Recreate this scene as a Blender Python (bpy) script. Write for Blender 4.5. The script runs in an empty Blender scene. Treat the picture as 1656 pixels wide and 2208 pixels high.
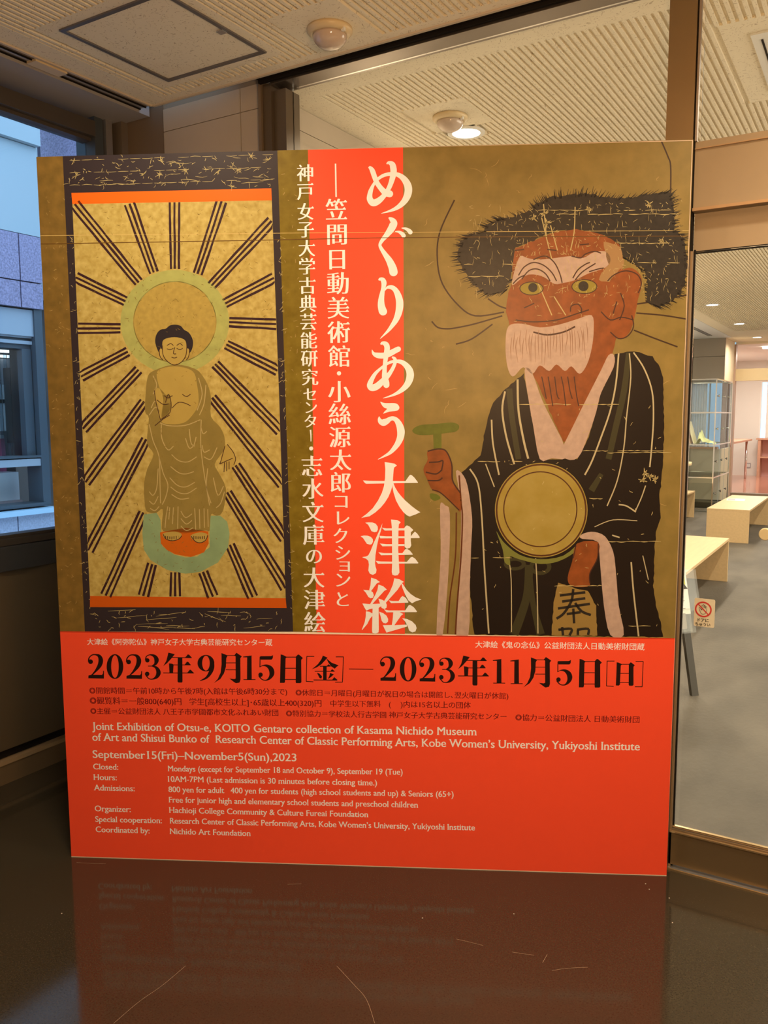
import bpy, bmesh, math, random
from mathutils import Vector, Matrix
from mathutils.geometry import tessellate_polygon
S = bpy.context.scene
C = S.collection
R_ = math.radians
rnd = random.Random(7)

# ------------------------------------------------------------------ camera
FPX, PITCH, ROLL, YAW, CAMH = 1772.2, R_(6.5116), R_(-.2562), R_(-31.135), 1.5
fw = Vector((math.sin(YAW), math.cos(YAW), 0)); rt = Vector((math.cos(YAW), -math.sin(YAW), 0)); up = Vector((0, 0, 1))
f2 = math.cos(PITCH) * fw - math.sin(PITCH) * up
u2 = math.sin(PITCH) * fw + math.cos(PITCH) * up
cr = math.cos(ROLL) * rt + math.sin(ROLL) * u2
cu = -math.sin(ROLL) * rt + math.cos(ROLL) * u2
CAM = Vector((0, 0, CAMH))
cd = bpy.data.cameras.new('camera'); co = bpy.data.objects.new('camera', cd); C.objects.link(co)
cd.sensor_fit = 'HORIZONTAL'; cd.sensor_width = 36; cd.lens = FPX / 1656 * 36
cd.clip_start = .02; cd.clip_end = 200
m = Matrix.Identity(4)
for i in range(3):
    m[i][0] = cr[i]; m[i][1] = cu[i]; m[i][2] = -f2[i]; m[i][3] = CAM[i]
co.matrix_world = m
S.camera = co

# ------------------------------------------------------------------ world, light, exposure
S.view_settings.view_transform = 'Standard'; S.view_settings.look = 'None'
S.view_settings.exposure = 0.0; S.view_settings.gamma = 1.0
S.view_settings.use_curve_mapping = False
W = bpy.data.worlds.new('sky'); S.world = W; W.use_nodes = True
bg = W.node_tree.nodes['Background']
bg.inputs[0].default_value = (.36, .64, 1, 1); bg.inputs[1].default_value = 3.0

def lamp(name, loc, power, col, size=.16, rot=(0, 0, 0), spread=180, shape='DISK', sy=None):
    l = bpy.data.lights.new(name, 'AREA'); l.shape = shape; l.size = size; l.energy = power; l.color = col
    if sy: l.size_y = sy
    l.spread = R_(spread)
    o = bpy.data.objects.new(name, l); C.objects.link(o); o.location = loc; o.rotation_euler = rot
    return o
WARM = (1, .79, .52); NEUT = (1, .86, .66)
# recessed lamps in the vestibule ceiling (all above the top edge of the frame)
VEST_LAMPS = [(-1.66, 1.36, 17), (.35, 2.12, 30), (-.5, .5, 14), (.9, -1.2, 26)]
for x, y, p in VEST_LAMPS:
    lamp('lamp_light', (x, y, 2.825), p, WARM, .14, spread=150)
pl = bpy.data.lights.new('ceiling_fill_light', 'POINT'); pl.energy = 88; pl.color = (1, .58, .27); pl.shadow_soft_size = .14  # added point light with no fixture, warms and lifts the vestibule ceiling
po = bpy.data.objects.new('ceiling_fill_light', pl); C.objects.link(po); po.location = (-.10, .80, 1.95)
# gallery ceiling downlights
GAL_LAMPS = [(-1.76, 3.68), (-1.80, 6.0), (-1.82, 8.35), (-1.835, 10.70), (-1.864, 13.08), (-1.91, 15.45),
             (-.1, 3.68), (-.1, 6.0), (-.1, 8.35), (-.1, 10.7), (-.1, 13.08), (-.1, 15.45), (1.6, 4.8), (1.6, 8.35), (1.6, 12)]
for x, y in GAL_LAMPS:
    lamp('lamp_light', (x, y, 2.825), 32 if y < 14 else 17, NEUT, .13, spread=160)
lamp('lamp_light', (-2.8, 12.4, 2.82), 26, NEUT, .12)  # added fill lamp, brightens the alcove behind the cabinet
lamp('lamp_light', (2.85, 6.5, 1.5), 150, (1, .88, .70), 2.0, (0, R_(90), 0), shape='RECTANGLE', sy=6)  # added unseen area light from the right, lifts the gallery ceiling
lamp('lamp_light', (-2.2, 19.0, 2.78), 75, (1, .93, .84), .9)
lamp('lamp_light', (.2, 19.0, 2.78), 60, (1, .93, .84), .9)
lamp('lamp_light', (-8.3, 3.6, 2.25), 45, (.75, .86, 1), .9)  # added unseen lamp that brightens the room opposite

# ------------------------------------------------------------------ helpers
def lin(c):
    c = c / 255
    return c / 12.92 if c <= .04045 else ((c + .055) / 1.055) ** 2.4
def rgb(r, g, b): return (lin(r), lin(g), lin(b), 1)
def pr(r, g, b, k=1.0):   # paint colour of the print as it would be under white light
    t = (1.0, .80, .50)
    return tuple(min(.94, lin(v) / t[i] * k) for i, v in enumerate((r, g, b))) + (1,)
MATS = {}
def mat(name, col, rough=.5, metal=0, spec=.5, noise=0, nscale=8, bump=0, bscale=60, coat=0, col2=None, stretch=None, emit=None, detail=4):
    if name in MATS: return MATS[name]
    M = bpy.data.materials.new(name); M.use_nodes = True; nt = M.node_tree; b = nt.nodes['Principled BSDF']
    b.inputs['Base Color'].default_value = col; b.inputs['Roughness'].default_value = rough
    b.inputs['Metallic'].default_value = metal; b.inputs['Specular IOR Level'].default_value = spec
    if coat: b.inputs['Coat Weight'].default_value = coat; b.inputs['Coat Roughness'].default_value = .07
    if emit: b.inputs['Emission Color'].default_value = emit[:3] + (1,); b.inputs['Emission Strength'].default_value = emit[3]
    if noise or bump:
        tc = nt.nodes.new('ShaderNodeTexCoord'); mp = nt.nodes.new('ShaderNodeMapping'); nt.links.new(tc.outputs['Object'], mp.inputs[0])
        if stretch: mp.inputs['Scale'].default_value = stretch
    if noise:
        n = nt.nodes.new('ShaderNodeTexNoise'); n.inputs['Scale'].default_value = nscale; n.inputs['Detail'].default_value = detail
        nt.links.new(mp.outputs[0], n.inputs['Vector'])
        r = nt.nodes.new('ShaderNodeValToRGB'); r.color_ramp.elements[0].position = .3; r.color_ramp.elements[1].position = .7
        c2 = col2 or tuple(min(1, v * (1 + noise)) for v in col[:3]) + (1,)
        c1 = col if col2 else tuple(v * (1 - noise) for v in col[:3]) + (1,)
        r.color_ramp.elements[0].color = c1; r.color_ramp.elements[1].color = c2
        nt.links.new(n.outputs['Fac'], r.inputs[0]); nt.links.new(r.outputs[0], b.inputs['Base Color'])
    if bump:
        n2 = nt.nodes.new('ShaderNodeTexNoise'); n2.inputs['Scale'].default_value = bscale; nt.links.new(mp.outputs[0], n2.inputs['Vector'])
        bu = nt.nodes.new('ShaderNodeBump'); bu.inputs['Strength'].default_value = bump; bu.inputs['Distance'].default_value = .01
        nt.links.new(n2.outputs['Fac'], bu.inputs['Height']); nt.links.new(bu.outputs[0], b.inputs['Normal'])
    MATS[name] = M
    return M
def glass(name, tint=(1, 1, 1, 1), refl=.06, rough=0.0):
    M = bpy.data.materials.new(name); M.use_nodes = True; nt = M.node_tree; nt.nodes.clear()
    o = nt.nodes.new('ShaderNodeOutputMaterial'); mx = nt.nodes.new('ShaderNodeMixShader')
    t = nt.nodes.new('ShaderNodeBsdfTransparent'); g = nt.nodes.new('ShaderNodeBsdfGlossy'); fr = nt.nodes.new('ShaderNodeFresnel')
    fr.inputs['IOR'].default_value = 1.3 if refl < .1 else 1.5
    t.inputs[0].default_value = tint; g.inputs['Roughness'].default_value = rough
    if name.startswith(('acrylic', 'grey_acrylic')): mx.inputs[0].default_value = .05
    else: nt.links.new(fr.outputs[0], mx.inputs[0])
    nt.links.new(t.outputs[0], mx.inputs[1]); nt.links.new(g.outputs[0], mx.inputs[2])
    nt.links.new(mx.outputs[0], o.inputs[0])
    return M

class MB:
    def __init__(s): s.v = []; s.f = []
    def quadbox(s, P):
        n = len(s.v); s.v += [tuple(p) for p in P]
        for q in ((0, 3, 2, 1), (4, 5, 6, 7), (0, 1, 5, 4), (1, 2, 6, 5), (2, 3, 7, 6), (3, 0, 4, 7)): s.f.append(tuple(n + i for i in q))
        return s
    def box(s, x0, x1, y0, y1, z0, z1):
        return s.quadbox([(x0, y0, z0), (x1, y0, z0), (x1, y1, z0), (x0, y1, z0), (x0, y0, z1), (x1, y0, z1), (x1, y1, z1), (x0, y1, z1)])
    def bar(s, a, b, w, h, upv=(0, 0, 1)):
        a, b = Vector(a), Vector(b); d = (b - a).normalized(); u = Vector(upv)
        if abs(d.dot(u)) > .98: u = Vector((0, 1, 0))
        x = d.cross(u).normalized() * w / 2; y = x.cross(d).normalized() * h / 2
        return s.quadbox([a - x - y, a + x - y, a + x + y, a - x + y, b - x - y, b + x - y, b + x + y, b - x + y])
    def cyl(s, a, b, r0, r1=None, n=20):
        r1 = r0 if r1 is None else r1
        return s.lathe(a, b, [(0, r0), (1, r1)], n)
    def lathe(s, a, b, prof, n=24):
        a, b = Vector(a), Vector(b); d = b - a; dn = d.normalized()
        u = Vector((0, 0, 1)) if abs(dn.z) < .9 else Vector((1, 0, 0))
        x = dn.cross(u).normalized(); y = dn.cross(x)
        base = len(s.v)
        for t, r in prof:
            for i in range(n):
                g = 2 * math.pi * i / n
                s.v.append(tuple(a + d * t + x * r * math.cos(g) + y * r * math.sin(g)))
        for k in range(len(prof) - 1):
            for i in range(n):
                j = (i + 1) % n; s.f.append((base + k * n + i, base + (k + 1) * n + i, base + (k + 1) * n + j, base + k * n + j))
        s.f.append(tuple(base + i for i in range(n)))
        e = base + (len(prof) - 1) * n
        s.f.append(tuple(e + n - 1 - i for i in range(n)))
        return s
def link(o, parent=None):
    C.objects.link(o)
    if parent: o.parent = parent
    return o
def obj(name, mb, m, parent=None, bevel=0, smooth=False):
    me = bpy.data.meshes.new(name); me.from_pydata(mb.v, [], mb.f)
    if bevel or smooth:
        bm = bmesh.new(); bm.from_mesh(me)
        bmesh.ops.recalc_face_normals(bm, faces=bm.faces[:])
        if bevel: bmesh.ops.bevel(bm, geom=bm.edges[:], offset=bevel, segments=2, affect='EDGES', profile=.6)
        bm.to_mesh(me); bm.free()
        if smooth:
            for p in me.polygons: p.use_smooth = len(p.vertices) == 4
    me.materials.append(m); me.update()
    return link(bpy.data.objects.new(name, me), parent)
def thing(name, label, cat, loc=(0, 0, 0), rz=0, group=None):
    o = bpy.data.objects.new(name, None); C.objects.link(o); o.empty_display_size = .1
    o.location = loc; o.rotation_euler = (0, 0, rz); o['label'] = label; o['category'] = cat
    if group: o['group'] = group
    return o
def tag(o, label, cat, group=None):
    o['label'] = label; o['category'] = cat
    if group: o['group'] = group
    return o
def struct(name, mb, m, label, parent=None, bevel=0):
    o = obj(name, mb, m, parent, bevel)
    if not parent: o['kind'] = 'structure'; o['label'] = label
    return o
def sroot(name, label):
    o = bpy.data.objects.new(name, None); C.objects.link(o); o.empty_display_size = .1
    o['kind'] = 'structure'; o['label'] = label
    return o
def copy_tree(o, loc, label, parent=None):
    c = o.copy(); C.objects.link(c)
    if parent: c.parent = parent
    else: c.location = loc; c['label'] = label
    for ch in list(o.children): copy_tree(ch, None, None, c)
    return c

# ------------------------------------------------------------------ materials of the place
def ceiling_mat(name, col, dark):
    M = mat(name, col, .9, spec=.2); nt = M.node_tree; b = nt.nodes['Principled BSDF']
    tc = nt.nodes.new('ShaderNodeTexCoord'); mp = nt.nodes.new('ShaderNodeMapping'); nt.links.new(tc.outputs['Object'], mp.inputs[0])
    nz = nt.nodes.new('ShaderNodeTexNoise'); nz.inputs['Scale'].default_value = 26; nz.inputs['Detail'].default_value = 1
    nt.links.new(mp.outputs[0], nz.inputs['Vector'])
    ad = nt.nodes.new('ShaderNodeVectorMath'); ad.operation = 'MULTIPLY_ADD'; ad.inputs[1].default_value = (.055, .055, 0)
    nt.links.new(nz.outputs['Color'], ad.inputs[0]); nt.links.new(mp.outputs[0], ad.inputs[2])
    masks = []
    for sx, sy, off in ((75, 210, 0), (190, 85, 3.3)):
        mm = nt.nodes.new('ShaderNodeMapping'); mm.inputs['Scale'].default_value = (sx, sy, 1); mm.inputs['Location'].default_value = (off, off, 0)
        mm.inputs['Rotation'].default_value = (0, 0, .5 + off)
        nt.links.new(ad.outputs[0], mm.inputs[0])
        vo = nt.nodes.new('ShaderNodeTexVoronoi'); vo.voronoi_dimensions = '2D'; vo.inputs['Scale'].default_value = 1
        nt.links.new(mm.outputs[0], vo.inputs['Vector'])
        # only some cells carry a fleck
        sep = nt.nodes.new('ShaderNodeSeparateColor'); nt.links.new(vo.outputs['Color'], sep.inputs[0])
        lt = nt.nodes.new('ShaderNodeMath'); lt.operation = 'LESS_THAN'; lt.inputs[1].default_value = .24; nt.links.new(vo.outputs['Distance'], lt.inputs[0])
        gt = nt.nodes.new('ShaderNodeMath'); gt.operation = 'GREATER_THAN'; gt.inputs[1].default_value = .87; nt.links.new(sep.outputs[0], gt.inputs[0])
        mu = nt.nodes.new('ShaderNodeMath'); mu.operation = 'MULTIPLY'; nt.links.new(lt.outputs[0], mu.inputs[0]); nt.links.new(gt.outputs[0], mu.inputs[1])
        masks.append(mu)
    mx = nt.nodes.new('ShaderNodeMath'); mx.operation = 'MAXIMUM'; nt.links.new(masks[0].outputs[0], mx.inputs[0]); nt.links.new(masks[1].outputs[0], mx.inputs[1])
    mc = nt.nodes.new('ShaderNodeMix'); mc.data_type = 'RGBA'
    mc.inputs[6].default_value = col; mc.inputs[7].default_value = dark
    nt.links.new(mx.outputs[0], mc.inputs[0]); nt.links.new(mc.outputs[2], b.inputs['Base Color'])
    return M
M_ceil = ceiling_mat('mineral_fibre_board', (.86, .78, .62, 1), (.56, .47, .34, 1))
M_stone = mat('beige_limestone', (.52, .44, .34, 1), .5, noise=.08, nscale=3)
M_joint = mat('joint_grey', (.30, .25, .19, 1), .8)
M_bronze = mat('bronze_anodised', (.27, .20, .115, 1), .38, metal=.75, noise=.06, nscale=2)
M_bronzeL = mat('bronze_light', (.31, .245, .165, 1), .5, metal=.3, noise=.05, nscale=2)
M_dark = mat('dark_bronze', (.055, .046, .04, 1), .42, metal=.4)
M_panel = mat('brown_panel', (.062, .044, .024, 1), .55)
M_black = mat('black_rubber', (.012, .010, .009, 1), .7, spec=.1)
M_grey = mat('grey_soffit', (.36, .34, .34, 1), .6)
M_alu = mat('brushed_aluminium', (.5, .5, .52, 1), .35, metal=.8)
M_brass = mat('polished_brass_edge', (.85, .66, .40, 1), .22, metal=.9)
M_floor = mat('polished_black_granite', (.034, .028, .019, 1), .09, spec=.5, noise=.25, nscale=220, bump=.006, bscale=7)
M_carpet = mat('grey_carpet_tile', (.098, .086, .069, 1), .6, spec=.3, noise=.3, nscale=3.0, bump=.25, bscale=60, stretch=(1, .45, 1), detail=8)
M_wallw = mat('warm_white_wall', (.78, .74, .68, 1), .7)
M_cream = mat('cream_pillar', (.80, .68, .50, 1), .7)
M_taupe = mat('taupe_panel', (.34, .29, .24, 1), .6)
M_soffw = mat('white_soffit', (.80, .81, .82, 1), .6)
M_wood = mat('light_maple', (.62, .44, .235, 1), .4, noise=.06, nscale=3, stretch=(14, 1.2, 14))
M_wood2 = mat('red_oak', (.60, .33, .22, 1), .4, noise=.08, nscale=4, stretch=(6, 1, 6))
M_salmon = mat('salmon_floor', (.58, .27, .19, 1), .12)
M_chrome = mat('chrome', (.75, .76, .78, 1), .12, metal=1)
M_cream_pl = mat('cream_plastic', (.72, .58, .36, 1), .35)
M_dome = mat('frosted_dome', (.60, .48, .40, 1), .14, coat=.6)
M_white = mat('white_paint', (.82, .82, .80, 1), .5)
M_glow = mat('lamp_diffuser', (1, 1, 1, 1), .5, emit=(1, .95, .84, 9))
M_gran = mat('purple_granite', (.30, .235, .34, 1), .6, noise=.35, nscale=60, bump=.1, bscale=120)
M_granL = mat('pale_granite', (.44, .44, .54, 1), .55, noise=.18, nscale=60)
M_slate = mat('slate_frame', (.06, .075, .09, 1), .4)
M_bluegrey = mat('blue_grey_metal', (.36, .38, .42, 1), .4)
M_pink = mat('pink_partition', (.50, .10, .19, 1), .4)
M_glass = glass('clear_pane', (.97, .98, .97, 1))
M_glassA = glass('acrylic', (.95, .98, .98, 1))
M_glassG = glass('grey_acrylic', (.92, .94, .90, 1))

# ------------------------------------------------------------------ setting: vestibule shell
CZ = 2.84; GY = 2.72; WX = -3.03
fl = struct('floor', MB().box(-3.25, 3.0, -3.2, 2.70, -.1, 0), M_floor, 'polished black granite floor of the vestibule mirroring the red poster')
fl2 = struct('floor', MB().box(-2.36, 3.0, 2.744, 16.30, -.1, 0).box(-3.3, -2.36, 9.62, 15.4, -.1, 0), M_carpet, 'grey brown carpet floor of the gallery behind the glass')

# vestibule ceiling: slab + plain boards + ribs
def zones(x0, x1, y0, y1, holes):
    """rectangles that fill x0..x1,y0..y1 except the holes"""
    xs = sorted({x0, x1, *[h[0] for h in holes], *[h[1] for h in holes]}); xs = [x for x in xs if x0 <= x <= x1]
    out = []
    for a, b in zip(xs, xs[1:]):
        mid = (a + b) / 2; ys = [(max(y0, h[2]), min(y1, h[3])) for h in holes if h[0] < mid < h[1]]; ys.sort()
        y = y0
        for p, q in ys:
            if p > y: out.append((a, b, y, p))
            y = max(y, q)
        if y < y1: out.append((a, b, y, y1))
    return out
def rib_ceiling(root, area, plain, pitch=.0265, wid=.0135, depth=.011):
    x0, x1, y0, y1 = area
    mb = MB(); x = x0 + pitch / 2
    while x < x1 - wid:
        xa, xb = x - wid / 2, x + wid / 2
        ys = sorted([(max(y0, p[2]), min(y1, p[3])) for p in plain if p[0] < xb and p[1] > xa and p[2] < y1 and p[3] > y0])
        y = y0
        for p, q in ys:
            if p > y + .01: mb.box(xa, xb, y, p, CZ, CZ + depth)
            y = max(y, q)
        if y < y1 - .01: mb.box(xa, xb, y, y1, CZ, CZ + depth)
        x += pitch
    o = obj('rib', mb, M_ceil, root); o['kind'] = 'stuff'
vc = struct('ceiling', MB().box(-2.76, 3.0, -3.2, 2.66, CZ + .010, CZ + .08), M_ceil, 'ribbed mineral fibre ceiling over the vestibule with a hatch and smoke detector')
HATCH = (-2.512, -2.012, 2.0, 2.512)
vplain = [(-2.59, -1.97, 1.955, 2.56), (-1.86, -1.58, 2.32, 2.66)]
varea = (-2.655, 3.0, -3.2, 2.62)
rib_ceiling(vc, varea, vplain)
pb = MB()
for z in zones(-2.76, 3.0, -3.2, 2.66, [varea]): pb.box(z[0], z[1], z[2], z[3], CZ, CZ + .0115)
for a in vplain:
    for z in zones(a[0], a[1], a[2], min(a[3], 2.62), [HATCH]): pb.box(z[0], z[1], z[2], z[3], CZ, CZ + .0115)
obj('plain_board', pb, M_ceil, vc)
cv = MB().box(-2.772, -2.76, -3.2, 2.66, CZ - .006, CZ + .08).box(-2.76, 3.0, 2.66, 2.672, CZ - .006, CZ + .08)
obj('edge_bead', cv, mat('cream_bead', (.62, .52, .40, 1), .6), vc)
# hatch
h = thing('access_hatch', 'square ceiling access hatch with grey metal rim in the vestibule ceiling', 'hatch', (-2.262, 2.256, CZ))
fr = MB()
X0, X1, Y0, Y1 = -.25, .25, -.256, .256
for a in ((X0, X1, Y0, Y0 + .016), (X0, X1, Y1 - .016, Y1), (X0, X0 + .016, Y0 + .016, Y1 - .016), (X1 - .016, X1, Y0 + .016, Y1 - .016)):
    fr.box(a[0], a[1], a[2], a[3], -.006, .0095)
obj('hatch_rim', fr, mat('hatch_metal', (.20, .19, .20, 1), .4, metal=.5), h)
obj('hatch_panel', MB().box(X0 + .017, X1 - .017, Y0 + .017, Y1 - .017, -.001, .0095), M_ceil, h)
obj('latch', MB().box(X1 - .04, X1 - .012, .03, .055, -.009, -.0065), M_alu, h)
# smoke detectors
def detector(x, y, label):
    t = thing('smoke_detector', label, 'detector', (x, y, CZ), 0, 'ceiling smoke detectors')
    obj('base_ring', MB().lathe((0, 0, 0), (0, 0, -.022), [(0, .079), (.5, .079), (1, .066)], 40), M_cream_pl, t, smooth=True)
    prof = [(0, .060)] + [(math.sin(a), .060 * math.cos(a) + .0005) for a in [i * math.pi / 2 / 9 for i in range(1, 10)]]
    obj('dome', MB().lathe((0, 0, -.0215), (0, 0, -.066), prof, 40), M_dome, t, smooth=True)
    obj('indicator_lamp', MB().box(.060, .072, -.02, -.008, -.026, -.015), M_white, t)
    return t
detector(-1.715, 2.49, 'cream smoke detector on the vestibule ceiling, in front of the glass wall')
detector(-1.735, 3.46, 'cream smoke detector on the gallery ceiling, beside the round lit downlight')

# window wall on the left (wall plane x = -3.03)
wl = struct('wall_left', MB().box(-3.25, WX, -3.2, 2.71, .144, .885).box(-3.25, WX, -3.2, -2.2, .885, 2.84), M_panel, 'dark brown panelled dado under the window')
st = struct('window_1', MB(), M_dark, 'wide dark framed window on the left looking at the building opposite')
def part(n, mb, m, root, bevel=0, smooth=False): return obj(n, mb, m, root, bevel, smooth)
part('sill_panel', MB().box(-3.20, -3.012, -2.2, 2.6, .888, .988), mat('slate_sill', (.035, .038, .045, 1), .35, metal=.2), st, .003)
part('lower_frame', MB().box(-3.14, -3.03, -2.2, 2.6, .990, 1.016).box(-3.12, -3.05, -2.2, 2.6, 1.016, 1.030), M_dark, st)
part('head_frame', MB().box(-3.14, -3.03, -2.2, 2.58, 2.735, 2.80).box(-3.12, -3.06, -2.2, 2.58, 2.72, 2.735), mat('head_brown', (.10, .085, .075, 1), .4, metal=.3), st)
part('jamb', MB().box(-3.16, -3.035, 2.58, 2.625, .99, 2.83), M_slate, st)
part('jamb', MB().box(-3.16, -3.02, 2.63, 2.665, .89, 2.83), M_alu, st)
part('jamb', MB().box(-3.16, -3.05, 2.668, 2.685, .89, 2.83), M_black, st)
part('jamb', MB().box(-3.16, -2.985, 2.687, 2.74, .0, 2.86), mat('jamb_brown', (.20, .16, .12, 1), .4, metal=.3), st)
part('jamb', MB().box(-3.14, -3.03, -2.2, -2.12, .99, 2.83), M_dark, st)
part('mullion', MB().box(-3.14, -3.03, -.10, -.04, 1.03, 2.735), M_dark, st)
part('pane', MB().box(-3.10, -3.092, -2.12, 2.58, 1.02, 2.73), M_glass, st)
hs = struct('trim_1', MB().box(-3.20, -2.836, -3.2, 2.715, 2.822, 2.90), M_grey, 'grey plaster soffit above the left window')
tk = struct('trim_2', MB().box(-2.829, -2.800, -3.2, 2.66, 2.838, 2.88), M_alu, 'aluminium curtain track between ceiling and window soffit')
obj('track_slot', MB().box(-2.836, -2.829, -3.2, 2.66, 2.834, 2.90).box(-2.800, -2.796, -3.2, 2.66, 2.834, 2.90), M_black, tk)
obj('track_cover', MB().box(-2.796, -2.772, -3.2, 2.66, 2.84, 2.90), mat('track_brown', (.30, .23, .17, 1), .6), tk)
obj('bracket', MB().box(-2.828, -2.775, 2.10, 2.24, 2.828, 2.838), M_cream_pl, tk)
bb = struct('baseboard_left', MB().box(-3.2, -3.03, -3.2, 2.71, 0, .083), mat('base_brown', (.10, .07, .04, 1), .4), 'brown skirting under the window dado')
obj('ledge_strip', MB().box(-3.2, -3.026, -3.2, 2.71, .083, .100), mat('ledge_tan', (.24, .17, .10, 1), .35), bb)
obj('shadow_gap', MB().box(-3.2, -3.06, -3.2, 2.71, .100, .144), M_black, bb)  # recess shade put in as a black strip

# back wall pier: brown panel + limestone slabs
wb = sroot('wall_back', 'pale limestone pier between the left window and the glass partition')
obj('brown_return', MB().box(-2.985, -2.762, 2.722, 2.78, 0, 2.92), mat('return_brown', (.21, .15, .095, 1), .6), wb)
obj('backing', MB().box(-2.762, -2.212, 2.727, 2.78, 0, 2.92), M_joint, wb)
zz = [0, .35, .95, 1.55, 2.15, 2.745, 2.84]
for a, b in zip(zz, zz[1:]):
    obj('stone_slab', MB().box(-2.758, -2.323, GY, 2.7275, a + .0015, b - .0015), M_stone, wb)
    obj('stone_slab', MB().box(-2.319, -2.216, GY, 2.7275, a + .0015, b - .0015), M_stone, wb)
# remaining vestibule walls (behind and beside the camera)
struct('wall_right', MB().box(3.0, 3.1, -3.2, 2.75, 0, 3.0), M_stone, 'limestone wall to the right')
struct('wall_right', MB().box(3.0, 3.1, 2.75, 21.4, 0, 3.0), M_wallw, 'white wall along the right of the gallery')
struct('wall_front', MB().box(-3.25, 3.0, -3.3, -3.2, 0, 3.0), mat('dim_stone', (.30, .25, .19, 1), .6), 'limestone wall behind the camera')
struct('ceiling', MB().box(-3.3, 3.1, -3.3, 2.66, 2.93, 3.0), M_grey, 'slab above the vestibule ceiling')

# glass partition  (y = 2.72)
gp = struct('window_2', MB(), M_bronze, 'bronze framed glass partition between vestibule and gallery')
FR = mat('frame_bronze_dark', (.17, .13, .09, 1), .40, metal=.6)
part('head_frame', MB().box(-2.150, -.622, 2.7005, 2.80, 2.814, 2.86), mat('head_steel', (.23, .20, .18, 1), .22, metal=.85), gp)
part('head_frame', MB().box(-2.197, -.622, 2.685, 2.70, 2.822, 2.86).box(-2.197, -.538, 2.672, 2.685, 2.834, 2.86), M_black, gp)
part('jamb', MB().box(-2.211, -2.197, 2.70, 2.84, 0, 2.84), mat('jamb_tan', (.24, .18, .12, 1), .4, metal=.4), gp)
part('jamb', MB().box(-2.196, -2.154, 2.712, 2.84, 0, 2.825), FR, gp)
part('jamb', MB().box(-2.153, -2.095, 2.73, 2.82, 0, 2.80), mat('jamb_grey', (.19, .155, .12, 1), .35, metal=.6), gp)
part('bottom_rail', MB().box(-2.095, -.622, 2.71, 2.80, 0, .09), M_bronze, gp)
part('pane', MB().box(-2.095, -.622, 2.775, 2.783, .09, 2.812), M_glass, gp)
part('mullion', MB().box(-.622, -.541, GY, 2.785, 0, 2.84), M_bronze, gp)
tr = struct('door_1', MB(), M_bronze, 'bronze framed glass sliding door with transom at the right')
part('stile_gap', MB().box(-.541, -.536, 2.735, 2.76, .0, 2.84), M_black, tr)
part('upper_stile', MB().box(-.536, -.530, 2.722, 2.738, 2.332, 2.84), mat('upper_stile', (.30, .25, .21, 1), .6, metal=.2), tr)
part('transom', MB().box(-.536, 1.6, 2.735, 2.95, 2.126, 2.332), M_bronzeL, tr)
part('transom_cap', MB().box(-.536, 1.6, 2.722, 2.735, 2.126, 2.135).box(-.536, 1.6, 2.729, 2.735, 2.309, 2.312), mat('transom_line', (.40, .27, .16, 1), .4, metal=.5), tr)
part('top_rail', MB().box(-.536, 1.0, 2.765, 2.81, 2.012, 2.126), M_bronzeL, tr)
part('top_gasket', MB().box(-.530, 1.0, 2.757, 2.765, 2.004, 2.012), M_black, tr)
part('stile', MB().box(-.549, -.541, 2.69, 2.72, .0, 2.006), M_bronzeL, tr)
part('stile', MB().box(-.541, -.535, 2.70, 2.72, .0, 2.006), mat('stile_dark', (.10, .065, .04, 1), .4, metal=.5), tr)
part('stile', MB().box(-.535, -.529, 2.718, 2.735, .0, 2.006), mat('stile_tan', (.26, .18, .10, 1), .6, metal=.2), tr)
part('stile', MB().box(-.529, -.524, 2.734, 2.741, .0, 2.012), M_black, tr)
part('bottom_rail', MB().box(-.536, 1.0, 2.718, 2.765, .014, .124), M_bronze, tr)
part('rail_bead', MB().box(-.534, 1.0, 2.714, 2.722, .126, .131), M_brass, tr)
part('rail_bead', MB().box(-.532, 1.0, 2.730, 2.74, .138, .144), M_brass, tr)
part('rail_bead', MB().box(-.534, 1.0, 2.722, 2.76, .124, .136), FR, tr)
part('pane', MB().box(-.524, 1.0, 2.742, 2.750, .14, 2.006), M_glass, tr)
part('pane', MB().box(-.530, 1.6, 2.78, 2.788, 2.332, 2.84), M_glass, tr)
part('stile', MB().box(1.0, 1.08, 2.70, 2.80, 0, 2.12), M_bronze, tr)
part('sill', MB().box(-.60, 1.6, 2.706, 2.744, -.05, .004), M_alu, tr)
part('sill_edge', MB().box(-3.0, 1.6, 2.70, 2.7055, -.05, .006), M_brass, tr)
wr2 = struct('trim_3', MB().box(1.6, 3.0, 2.70, 2.84, 0, 2.84), M_stone, 'stone pier right of the sliding door')
kn = part('knob', MB().lathe((-.285, 2.742, 1.147), (-.285, 2.690, 1.147), [(0, .010), (.7, .010), (.72, .0185), (.95, .0185), (1, .0165)], 32), mat('satin_gold', (.62, .54, .33, 1), .35, metal=.15), tr, smooth=True)
kn['label'] = 'round gold door knob'
obj('knob_bar', MB().cyl((-.285, 2.715, 1.147), (-.235, 2.715, 1.147), .006), MATS['satin_gold'], kn)

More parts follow.
